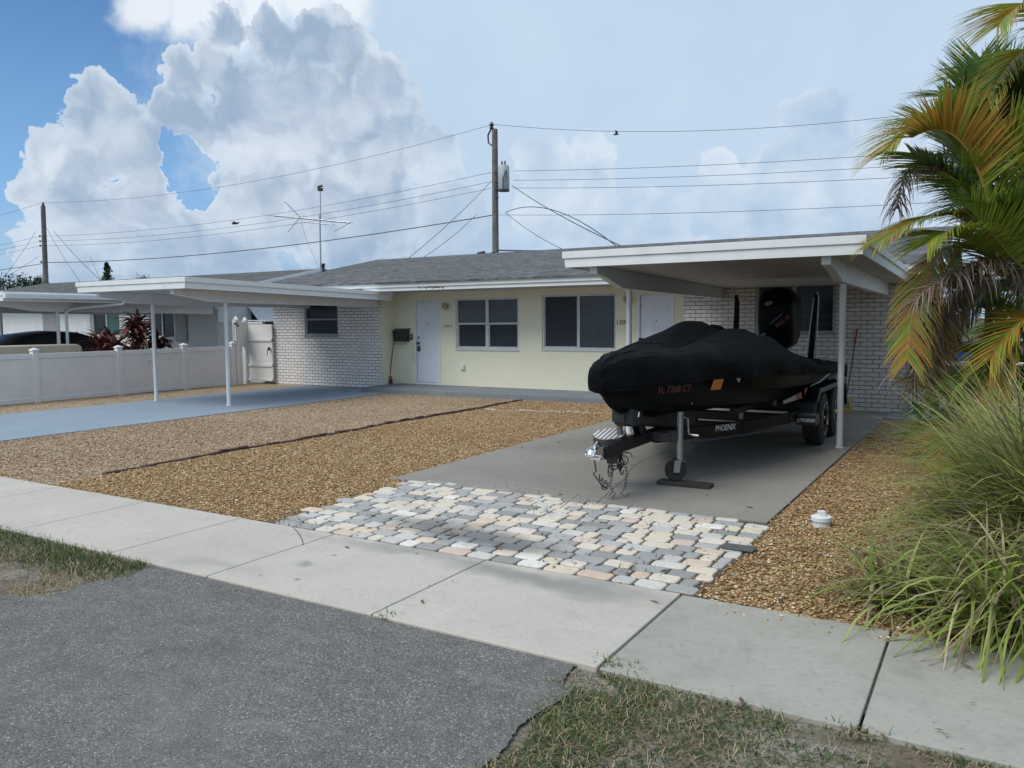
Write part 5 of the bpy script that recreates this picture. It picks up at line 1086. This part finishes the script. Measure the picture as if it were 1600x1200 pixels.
# ================================================================== PALM
PG = [(0,(.030,.070,.020)),(.5,(.075,.155,.028)),(1,(.15,.25,.05))]
PY_ = [(0,(.13,.21,.03)),(.5,(.26,.35,.045)),(1,(.42,.43,.08))]
PO = [(0,(.26,.135,.022)),(.5,(.44,.245,.035)),(1,(.58,.38,.07))]
PB = [(0,(.08,.050,.040)),(.5,(.21,.145,.115)),(1,(.42,.35,.30))]
pm = {'g': attr_mat('palm_green', PG, .42, .3)[0], 'l': attr_mat('palm_light_green', PY_, .42, .35)[0], 'o': attr_mat('palm_yellow', PO, .5, .35)[0], 'b': attr_mat('palm_dead', PB, .8, .15)[0]}
rach = {'g': mk('rachis_green', (.10,.14,.03)), 'l': mk('rachis_lime', (.17,.19,.04)), 'o': mk('rachis_yellow', (.36,.22,.05)), 'b': mk('rachis_dead', (.12,.08,.055))}
palm = thing('areca_palm', 'clustered palm with green, yellow and dead brown fronds right of the carport', 'palm', (.75, 7.9, 0))
def frond(P0, P1, P2, kind, L_, n=46, seed=0, lift=.35, droop=.5, mixk=None, wid=.0215, side=(1,1), tipr=.45):
    rg = np.random.default_rng(seed); P0, P1, P2 = map(np.array, (P0, P1, P2)); V = []; Fc = []; rn = []; mi = []
    B_ = lambda u: (1-u)**2*P0+2*u*(1-u)*P1+u*u*P2; T_ = lambda u: 2*(1-u)*(P1-P0)+2*u*(P2-P1)
    up = np.array([0,0,1.0]); n = int(n*1.5)
    for i in range(n):
        u = .10+.90*i/(n-1); c_ = B_(u); tg_ = T_(u); tg_ /= np.linalg.norm(tg_); sd_ = np.cross(tg_, up); ns = np.linalg.norm(sd_)
        sd_ = sd_/ns if ns > .15 else np.cross(tg_, np.array([.6,-.8,0])); sd_ /= np.linalg.norm(sd_); nr = np.cross(sd_, tg_)
        ll = 1.15*L_*(math.sin(math.pi*(.20+.66*u))**.6)*rg.uniform(.88,1.08); ang = R(74-36*u)+rg.uniform(-.08,.08)
        for s_ in (1,-1):
            if not side[0 if s_ > 0 else 1]: continue
            li = lift*rg.uniform(.6,1.4); d = tg_*math.cos(ang)+sd_*s_*math.sin(ang)*math.cos(li)+nr*math.sin(ang)*math.sin(li); d /= np.linalg.norm(d)
            p_ = c_.copy(); o = len(V); w_ = wid*rg.uniform(.8,1.15); K_ = 6; cv = rg.uniform(0,1); dr = droop*rg.uniform(.5,1.6)
            if kind == 'b': dr *= rg.uniform(.8,2.2); d += rg.normal(0,.25,3); d /= np.linalg.norm(d); ll_ = ll*rg.uniform(.5,1.05); w_ *= .55
            else: ll_ = ll
            m_i = 0
            if mixk is not None and rg.random() < mixk: m_i = 1
            for k in range(K_):
                f_ = k/(K_-1); ww = w_*(.35+.65*math.sin(math.pi*min(1,.25+f_*.55)))*(1-f_**1.9)*.5+.0010
                wv = np.cross(d, nr); nw = np.linalg.norm(wv); wv = wv/nw if nw > .1 else tg_; fold = np.cross(wv, d)
                V.append(p_-wv*ww+fold*ww*.45); V.append(p_.copy()); V.append(p_+wv*ww+fold*ww*.45)
                p_ = p_+d*ll_/(K_-1); d = d-up*dr*(.10+.35*f_); d /= np.linalg.norm(d)
                if k < K_-1:
                    q = o+k*3; Fc += [(q,q+1,q+4,q+3),(q+1,q+2,q+5,q+4)]; cc = min(1, max(0, cv*.6+.2+ .25*(f_-.5))); rn += [cc]*2; mi += [m_i]*2
    kk = {'g':'l','l':'o','o':'l','b':'b'}[kind]
    o = np_mesh('frond', np.array(V), np.array(Fc), [pm[kind], pm[kk]], rnd=np.array(rn), mi=np.array(mi), parent=palm)
    q = MB(); pts = [Vector(B_(u)) for u in np.linspace(0,1,14)]; q.tube(pts, [.013*(1-.8*u)+.002 for u in np.linspace(0,1,14)], 6); q.build('rachis', rach[kind], o, smooth=60)
    return o
def fr(p0, p1, p2, kind, L_, **k):   # points are (px, py, depth) sight-line fixes turned into real 3-D points
    return frond(at_d(*p0), at_d(*p1), at_d(*p2), kind, L_, **k)
S = 0
FR = [ # background, deeper
 ((1640,330,9.4),(1560,150,9.4),(1470,150,9.2),'g',.62,{}),((1660,300,9.3),(1600,120,9.5),(1540,160,9.8),'g',.6,{}),
 ((1600,560,9.3),(1520,430,9.3),(1455,450,9.2),'g',.6,{}),((1650,520,9.2),(1600,420,9.4),(1530,470,9.2),'g',.6,{}),((1660,620,9.0),(1600,520,9.0),(1540,600,9.1),'g',.6,{}),
 ((1600,640,9.6),(1500,560,9.6),(1440,640,9.6),'g',.5,{}),((1640,420,9.6),(1620,250,9.6),(1560,220,9.5),'g',.6,{}),((1650,480,9.8),(1560,400,9.8),(1490,430,9.8),'g',.6,{}),
 ((1640,230,8.8),(1600,120,8.8),(1530,110,8.7),'g',.62,{}),((1640,560,9.9),(1620,470,9.9),(1560,560,9.9),'g',.6,{}),
 ((1620,660,8.6),(1540,600,8.6),(1470,660,8.6),'g',.5,{}),((1660,700,8.2),(1600,620,8.2),(1530,690,8.2),'g',.5,{}),
 ((1560,700,9.0),(1500,620,9.0),(1425,600,8.9),'l',.42,dict(mixk=.3)),((1570,720,8.8),(1510,650,8.8),(1455,700,8.7),'l',.4,dict(mixk=.5)),
 ((1640,260,8.4),(1590,90,8.4),(1500,120,8.3),'l',.55,dict(mixk=.15)),((1650,330,8.2),(1590,170,8.2),(1500,200,8.2),'l',.55,dict(mixk=.1)),((1640,380,8.4),(1580,260,8.4),(1480,330,8.3),'g',.5,dict(mixk=.3)),
 ((1600,620,8.9),(1540,520,8.9),(1450,560,8.8),'l',.48,dict(mixk=.1)),((1640,660,8.5),(1570,560,8.5),(1490,620,8.4),'l',.5,dict(mixk=.15)),((1660,700,8.2),(1610,580,8.2),(1545,610,8.1),'l',.5,dict(mixk=.1)),
 ((1560,720,9.3),(1500,640,9.3),(1420,680,9.3),'g',.42,dict(mixk=.4)),((1600,740,8.7),(1560,640,8.7),(1490,690,8.7),'g',.42,dict(mixk=.4)),((1620,540,8.8),(1560,430,8.8),(1470,500,8.8),'g',.5,dict(mixk=.4)),((1680,600,8.0),(1630,480,8.0),(1570,520,8.0),'g',.5,dict(mixk=.3)),
 # dead hanging leaves
 ((1560,420,8.0),(1440,400,8.0),(1425,610,8.0),'b',.55,dict(n=60,droop=1.1,lift=-.1)),((1570,430,8.1),(1470,420,8.1),(1465,600,8.1),'b',.5,dict(n=56,droop=1.2,lift=-.1)),
 ((1545,255,8.1),(1410,205,8.1),(1402,325,8.1),'b',.42,dict(n=56,droop=1.2,lift=-.1)),((1640,340,7.7),(1600,330,7.7),(1590,450,7.7),'b',.45,dict(n=50,droop=1.1)),
 ((1600,330,8.2),(1540,230,8.2),(1522,330,8.2),'b',.5,dict(n=50,droop=1.0)),((1640,170,7.6),(1590,90,7.6),(1578,190,7.6),'b',.4,dict(n=46,droop=1.1)),
 ((1650,440,7.9),(1560,370,7.9),(1505,440,7.9),'b',.4,dict(n=50,droop=.9)),
 # main leaves
 ((1535,330,7.6),(1500,250,7.5),(1440,270,7.4),'b',.30,dict(n=40,droop=.9)),((1590,400,7.5),(1500,400,7.4),(1430,470,7.4),'b',.42,dict(n=56,droop=1.0,lift=-.1)),
 ((1600,420,7.3),(1560,380,7.2),(1520,330,7.2),'l',.45,dict(n=50,lift=.5,droop=.1,mixk=.0)),
 ((1530,300,7.9),(1490,120,7.9),(1385,235,7.8),'l',.62,dict(n=60,lift=.15,droop=.35,mixk=.3)),
 ((1545,320,7.2),(1505,165,7.2),(1425,215,7.1),'o',.46,dict(n=56,lift=.75,droop=.10,mixk=.25)),
 ((1532,310,7.6),(1500,225,7.6),(1462,190,7.5),'l',.55,dict(n=54,lift=.25,droop=.15,mixk=.0)),
 ((1535,320,7.5),(1490,270,7.5),(1425,240,7.4),'g',.48,dict(n=50,lift=-.1,droop=.35,mixk=.25)),
 ((1540,310,7.8),(1523,180,7.8),(1530,95,7.9),'g',.5,dict(n=50,lift=.4,droop=.1)),
 ((1535,330,7.9),(1520,210,7.9),(1500,140,7.9),'g',.5,dict(n=46,lift=.3,droop=.15)),
 ((1590,360,7.7),(1480,300,7.7),(1378,375,7.6),'l',.50,dict(n=58,lift=.05,droop=.4,mixk=.35)),
 ((1560,430,7.6),(1545,320,7.5),(1500,285,7.4),'l',.62,dict(n=56,lift=.35,droop=.12,mixk=.0)),
 ((1575,430,7.5),(1500,330,7.4),(1450,380,7.3),'l',.50,dict(n=54,lift=.1,droop=.5,mixk=.1)),
 ((1560,395,7.9),(1430,330,7.9),(1418,560,7.8),'o',.44,dict(n=60,lift=-.1,droop=.4,mixk=.35)),
 ((1575,440,8.2),(1450,440,8.2),(1462,600,8.1),'o',.34,dict(n=54,lift=0,droop=.4,mixk=.25)),
 ((1640,560,7.4),(1560,480,7.4),(1538,650,7.4),'o',.46,dict(n=54,lift=0,droop=.4,mixk=.2)),
 ((1660,520,7.3),(1600,460,7.3),(1550,560,7.3),'l',.5,dict(n=50,lift=.2,droop=.4,mixk=.6)),
 ((1560,720,8.3),(1500,600,8.3),(1470,730,8.2),'o',.36,dict(n=46,lift=.2,droop=.35,mixk=.3)),((1620,740,7.9),(1560,640,7.9),(1520,720,7.9),'o',.36,dict(n=40,lift=.2,droop=.35,mixk=.4)),
 ((1690,180,7.4),(1630,-10,7.4),(1545,150,7.3),'l',.46,dict(n=56,lift=.1,droop=.4,mixk=.35)),
 ((1700,120,7.0),(1640,-60,7.0),(1560,40,6.9),'l',.6,dict(n=54,lift=.1,droop=.45,mixk=.2)),
 ((1640,420,7.2),(1600,260,7.1),(1575,210,7.1),'l',.55,dict(n=52,lift=.35,droop=.12,mixk=.1)),
 ((1660,460,7.2),(1620,330,7.1),(1560,320,7.0),'g',.55,dict(n=50,lift=.2,droop=.3,mixk=.3)),
 ((1680,300,7.4),(1640,130,7.4),(1570,150,7.4),'g',.6,dict(n=54,lift=.2,droop=.3)),
 ((1600,470,8.3),(1560,400,8.4),(1490,520,8.4),'g',.5,dict(n=50,lift=.1,droop=.5)),
 ((1640,640,7.6),(1580,540,7.6),(1500,600,7.6),'g',.45,dict(n=46,lift=.2,droop=.4,mixk=.2)),
]
for i, (a, c, d, k, l_, kw) in enumerate(FR): fr(a, c, d, k, l_, seed=100+i, **kw)
for i, (px, py, D, topx, topy) in enumerate(((1625,800,8.6,1595,430),(1590,780,8.9,1560,440),(1660,820,8.3,1640,360),(1560,770,9.2,1535,330),(1700,850,8.0,1680,220))):
    g0 = at_d(px, py, D); g0.z = 0; tp = at_d(topx, topy, D); q = MB(); pts = [g0.lerp(tp, f_)+Vector((.03*math.sin(f_*5+i),0,0)) for f_ in np.linspace(0,1,14)]
    q.tube(pts, [.045-.012*f_+(.006 if k % 2 else 0) for k, f_ in enumerate(np.linspace(0,1,14))], 10); q.build('stem', mk('palm_stem', (.13,.15,.06), (.20,.15,.08), 9, .6, 30, .3) if i == 0 else bpy.data.materials['palm_stem'], palm, smooth=50)
# ================================================================== GRASSES
def blades(name, pts, Lr, wr, mats, seed, er=(.6,1.4), droop=(.6,1.6), mixp=.35, parent=None, origin=(0,0,0), K_=6, dirb=None):
    rg = np.random.default_rng(seed); n = len(pts); P_ = np.array(pts, float)
    a = rg.uniform(0, 6.28, n) if dirb is None else rg.normal(dirb[0], dirb[1], n)
    e = rg.uniform(*er, n); L_ = rg.uniform(*Lr, n); w_ = rg.uniform(*wr, n); dr = rg.uniform(*droop, n)
    d = np.stack([np.cos(a), np.sin(a)], 1); sd_ = np.stack([-d[:,1], d[:,0]], 1); rows = []
    p_ = P_.copy()
    for k in range(K_):
        f_ = k/(K_-1); ww = w_*(1-f_**1.6)*.5+.0004
        l = p_.copy(); r_ = p_.copy(); l[:,:2] -= sd_*ww[:,None]; r_[:,:2] += sd_*ww[:,None]; rows += [l, r_]
        st = L_/(K_-1); p_ = p_+np.stack([d[:,0]*np.cos(e)*st, d[:,1]*np.cos(e)*st, np.sin(e)*st], 1); e = e-dr/(K_-1)
        p_[:,2] = np.maximum(p_[:,2], P_[:,2]+.002)
    V = np.stack(rows, 1).reshape(-1,3); nn = 2*K_
    F_ = np.array([(2*k,2*k+1,2*k+3,2*k+2) for k in range(K_-1)]); Fc = (F_[None]+np.arange(n)[:,None,None]*nn).reshape(-1,4)
    rn = np.repeat(rg.uniform(0,1,n), K_-1); mi = np.repeat((rg.random(n) < mixp).astype(int), K_-1)
    return np_mesh(name, V, Fc, mats, rnd=rn, mi=mi, parent=parent, origin=origin)
GG = attr_mat('grass_green', [(0,(.026,.055,.014)),(.5,(.060,.115,.024)),(1,(.11,.18,.04))], .55, .3)[0]
GT = attr_mat('tall_grass_green', [(0,(.14,.20,.045)),(.5,(.28,.35,.075)),(1,(.46,.50,.16))], .5, .35)[0]
GS = attr_mat('dry_grass', [(0,(.14,.11,.065)),(.5,(.30,.24,.14)),(1,(.48,.41,.26))], .8, .2)[0]
clumps = [(.12,4.78,330,(.6,1.15),'tall arching grass tuft nearest the sidewalk at the picture edge'),(.32,5.5,330,(.8,1.4),'tall mixed green and straw grass clump at the right edge'),
 (-.38,4.95,110,(.4,.85),'short sprawling grass tuft farthest left in the gravel'),(.02,6.0,260,(.7,1.3),'green grass clump just in front of the palm base'),(.40,6.7,330,(1.0,1.7),'tall grass clump against the palm stems'),(-.12,7.2,110,(.5,1.0),'thin grass tuft behind the others in the gravel'),(.60,4.95,330,(.8,1.4),'dense straw-coloured grass clump by the right sidewalk edge'),(.45,8.2,240,(1.0,1.6),'dark green grass clump deepest under the palm'),
 (.38,6.1,420,(1.1,1.7),'upright yellow-green grass clump in the middle of the group'),(.22,7.4,320,(1.0,1.6),'upright grass clump rising into the lowest yellow frond'),(.68,5.6,420,(1.1,1.8),'tallest upright grass clump cut by the right picture edge')]
for i, (x, y, n, Lr, lab) in enumerate(clumps):
    rg = np.random.default_rng(60+i); n = int(n*1.5); upr = i >= 8; rr = (.16+.12*rg.random())*np.sqrt(rg.random(n)); aa = rg.uniform(0,6.28,n)
    pts = np.stack([x+rr*np.cos(aa), y+rr*np.sin(aa), np.full(n,-.015)], 1)
    s = thing('tall_grass', lab, 'grass clump', (x,y,0), 'tall grass clumps by the palm')
    blades('blades', pts, Lr, (.012,.030), [GT, GS], 70+i, (1.0,1.5) if upr else (.45,1.45), (.4,1.7) if upr else (.9,2.9), .33 if i not in (1,6) else .5, parent=s, K_=8)
# verge grass: thick at the sidewalk, thin and dry towards the road
def scatter(n, x0, y0, x1, y1, dens, seed):
    rg = np.random.default_rng(seed); x = rg.uniform(x0,x1,n); y = rg.uniform(y0,y1,n); k = rg.random(n) < dens(x, y); return np.stack([x[k], y[k], np.full(k.sum(),-.030)], 1)
def nz(x, y, f_, ph): return .5+.25*np.sin(x*f_+ph+1.7*np.sin(y*f_*.7+ph))+.25*np.sin(y*f_*1.3-ph+1.3*np.sin(x*f_*.9))
dl = lambda x, y: np.clip((y-2.75-.25*nz(x,y,3,1))*2.6, .02, 1)*np.where(x < -4.74+.05*np.sin(y*9), 1, 0)
pl = scatter(64000,-11,2.35,-4.66,3.33,dl,5)
o = blades('verge_grass', pl, (.02,.07), (.003,.006), [GG, GS], 81, (.5,1.5), (.2,1.6), .30, K_=4); tag(o, 'green and dry turf left of the asphalt apron', 'grass', kind='stuff')
dd_ = lambda x, y: np.clip((y-2.30)*3, 0, 1)*.55*np.where(x < -4.84, 1, 0)*np.where(nz(x,y,4,2) > .42, 1, .15)
o = blades('dry_grass', scatter(40000,-11,2.3,-4.8,3.1,dd_,6), (.03,.10), (.002,.004), [GS, GS], 82, (.05,.7), (.1,.8), .3, K_=4); tag(o, 'flattened dry straw grass left of the asphalt', 'grass', kind='stuff')
dr_ = lambda x, y: np.clip(nz(x,y,2.6,4)*1.5-.35+np.where(x < -1.2, .5, 0), .04, 1)*np.where((x > -1.56-.12*(y > 3.05)+.05*np.sin(y*8)), 1, 0)*np.where((y > 3.12) & (nz(x,y,5,1) < .6), .15, 1)
o = blades('verge_grass', scatter(60000,-1.7,2.0,1.6,3.31,dr_,7), (.018,.062), (.0025,.005), [GG, GS], 83, (.2,1.3), (.3,1.9), .45, K_=4); tag(o, 'patchy green and brown turf below the grey sidewalk slabs', 'grass', kind='stuff')
# weeds in joints and gravel
rg = np.random.default_rng(9); wp = []
for (x, y, n, s_) in ((-3.2,5.86,60,.10),(-2.6,5.2,25,.08),(-1.95,4.75,60,.10),(-2.0,5.0,30,.10),(-2.4,4.7,20,.06),(-3.9,6.55,30,.2),(-2.9,6.45,60,.25),(-1.9,6.2,30,.15),(-4.85,4.6,60,.12),(-4.6,4.55,40,.15),(-1.35,4.6,30,.12),(-1.7,5.9,24,.08),(-4.2,5.6,14,.1),(-2.2,5.9,30,.1),(-.9,6.6,24,.05),(-2.82,3.33,30,.05),(-1.5,3.4,60,.06),(-.4,3.28,90,.05),(-1.1,5.6,30,.2),(-3.3,6.5,20,.3),(-3.9,5.2,16,.15),(-3.0,5.4,16,.2),(-2.6,6.0,26,.15),(-1.8,5.3,24,.12),(-4.4,5.0,14,.12),(-3.5,5.95,14,.15),(-.6,5.7,60,.25),(-.8,7.5,40,.3)):
    for k in range(n): wp.append((x+rg.normal(0,s_), y+rg.normal(0,s_*.6), -.01))
o = blades('weeds', wp, (.02,.06), (.003,.008), [GG, GS], 84, (.2,1.3), (.2,1.5), .6, K_=4); tag(o, 'small brown-green weeds growing between the paving stones', 'weeds', kind='stuff')
rg = np.random.default_rng(21); lv = []; lf = []; lr = []
for (x0_,y0_,x1_,y1_,n) in ((-1.5,4.6,.6,8,260),(-5,4.5,-1.5,6.6,70),(-5,6.6,-1.6,10,26),(-4,2.5,1,4.4,26),(-1.4,8,.2,13,90),(-8,4.6,-5,9,40)):
    for k in range(n):
        c_ = np.array([rg.uniform(x0_,x1_), rg.uniform(y0_,y1_), .004]); a = rg.uniform(0,6.28); l_ = rg.uniform(.012,.045); w_ = l_*rg.uniform(.12,.35); d = np.array([math.cos(a), math.sin(a), 0]); n_ = np.array([-d[1], d[0], 0]); o_ = len(lv)
        lv += [c_-d*l_, c_-n_*w_+[0,0,.004], c_+d*l_+[0,0,rg.uniform(0,.008)], c_+n_*w_+[0,0,.004]]; lf.append((o_,o_+1,o_+2,o_+3)); lr.append(rg.random())
o = np_mesh('leaf_litter', np.array(lv), np.array(lf), attr_mat('dry_leaf', [(0,(.05,.025,.015)),(.5,(.14,.08,.045)),(1,(.30,.21,.12))], .9)[0], rnd=np.array(lr)); tag(o, 'dry brown leaf litter scattered over pavers and gravel', 'leaves', kind='stuff')
# ================================================================== FAR TREES
def conifer(x, y, h, lab, seed=1):
    s = thing('norfolk_pine', lab, 'tree', (x,y,0)); q = MB(); q.tube([(x,y,0),(x,y,h)], [.16,.02], 8); q.build('trunk', stem_m, s)
    rg = np.random.default_rng(seed); pts = []
    V = []; Fc = []; rn = []
    for k in range(int(26)):
        z = h*(.22+.77*k/25); r_ = (1-k/25)*h*.34+.03
        for j in range(9):
            a = rg.uniform(0,6.28); L_ = r_*rg.uniform(.6,1.15)
            for i in range(22):
                f_ = rg.random()**.7; c_ = np.array([x+math.cos(a)*L_*f_, y+math.sin(a)*L_*f_, z-.10*L_*f_+rg.normal(0,.04)]); d1 = rg.normal(0,.09,3); d2 = rg.normal(0,.09,3); o_ = len(V)
                V += [c_, c_+d1, c_+d1*.5+d2]; Fc.append((o_,o_+1,o_+2)); rn.append(rg.random())
    np_mesh('crown', np.array(V), np.array(Fc), TG, rnd=np.array(rn), parent=s)
TG = attr_mat('far_tree_green', [(0,(.010,.022,.014)),(.6,(.03,.055,.03)),(1,(.06,.09,.05))], .8)[0]
conifer(*at_y(168,440,46).xy, at_y(168,411,46).z, 'small dark pointed conifer above the neighbour carport roof')
def tree(x, y, h, r_, n, lab, seed, cat='tree'):
    s = thing('tree', lab, cat, (x,y,0)); q = MB(); q.tube([(x,y,0),(x,y,h*.7)], [.2,.08], 8); rg = np.random.default_rng(seed)
    cl = []
    for k in range(9):
        a = rg.uniform(0,6.28); rr = r_*rg.uniform(.3,.9); c_ = Vector((x+rr*math.cos(a), y+rr*math.sin(a), h-r_*.9+r_*rg.uniform(0,.9))); cl.append(c_); q.tube([(x,y,h*.45),((x+c_.x)/2,(y+c_.y)/2,h*.62),c_], [.07,.05,.02], 5)
    q.build('trunk', stem_m, s); V = []; Fc = []; rn = []
    for i in range(n):
        c_ = cl[rg.integers(9)]; p_ = np.array(c_)+rg.normal(0,r_*.24,3); d1 = rg.normal(0,.16,3); d2 = rg.normal(0,.16,3); o_ = len(V); V += [p_, p_+d1, p_+d1*.5+d2]; Fc.append((o_,o_+1,o_+2)); rn.append(rg.random())
    np_mesh('crown', np.array(V), np.array(Fc), TG, rnd=np.array(rn), parent=s)
for i, (px, py, Y_, r_, n, lab) in enumerate(((12,438,50,2.0,500,'sparse thin-crowned tree at the far left edge of the roofline'),(30,438,52,1.6,450,'sparse tree second from the left picture edge'),(55,438,54,1.3,700,'darker round tree just left of the far utility pole'),(226,436,60,1.2,900,'tree top barely showing above the left carport roof'))):
    c_ = at_y(px, py, Y_); tree(c_.x, c_.y, c_.z, r_, n, lab, 30+i)
for i, (x, y, h, r_) in enumerate(((2.5,40,5.0,2.4),(7,44,5.5,2.8),(-88,40,4.4,2.2),(-72,60,4.6,2.6))):
    tree(x, y, h, r_, 1500, ['green tree behind the pale house, seen through the palm','tree right of the palm beyond the pale house','leafy tree far left past the neighbour house','distant tree behind the far left roofs'][i], 50+i)
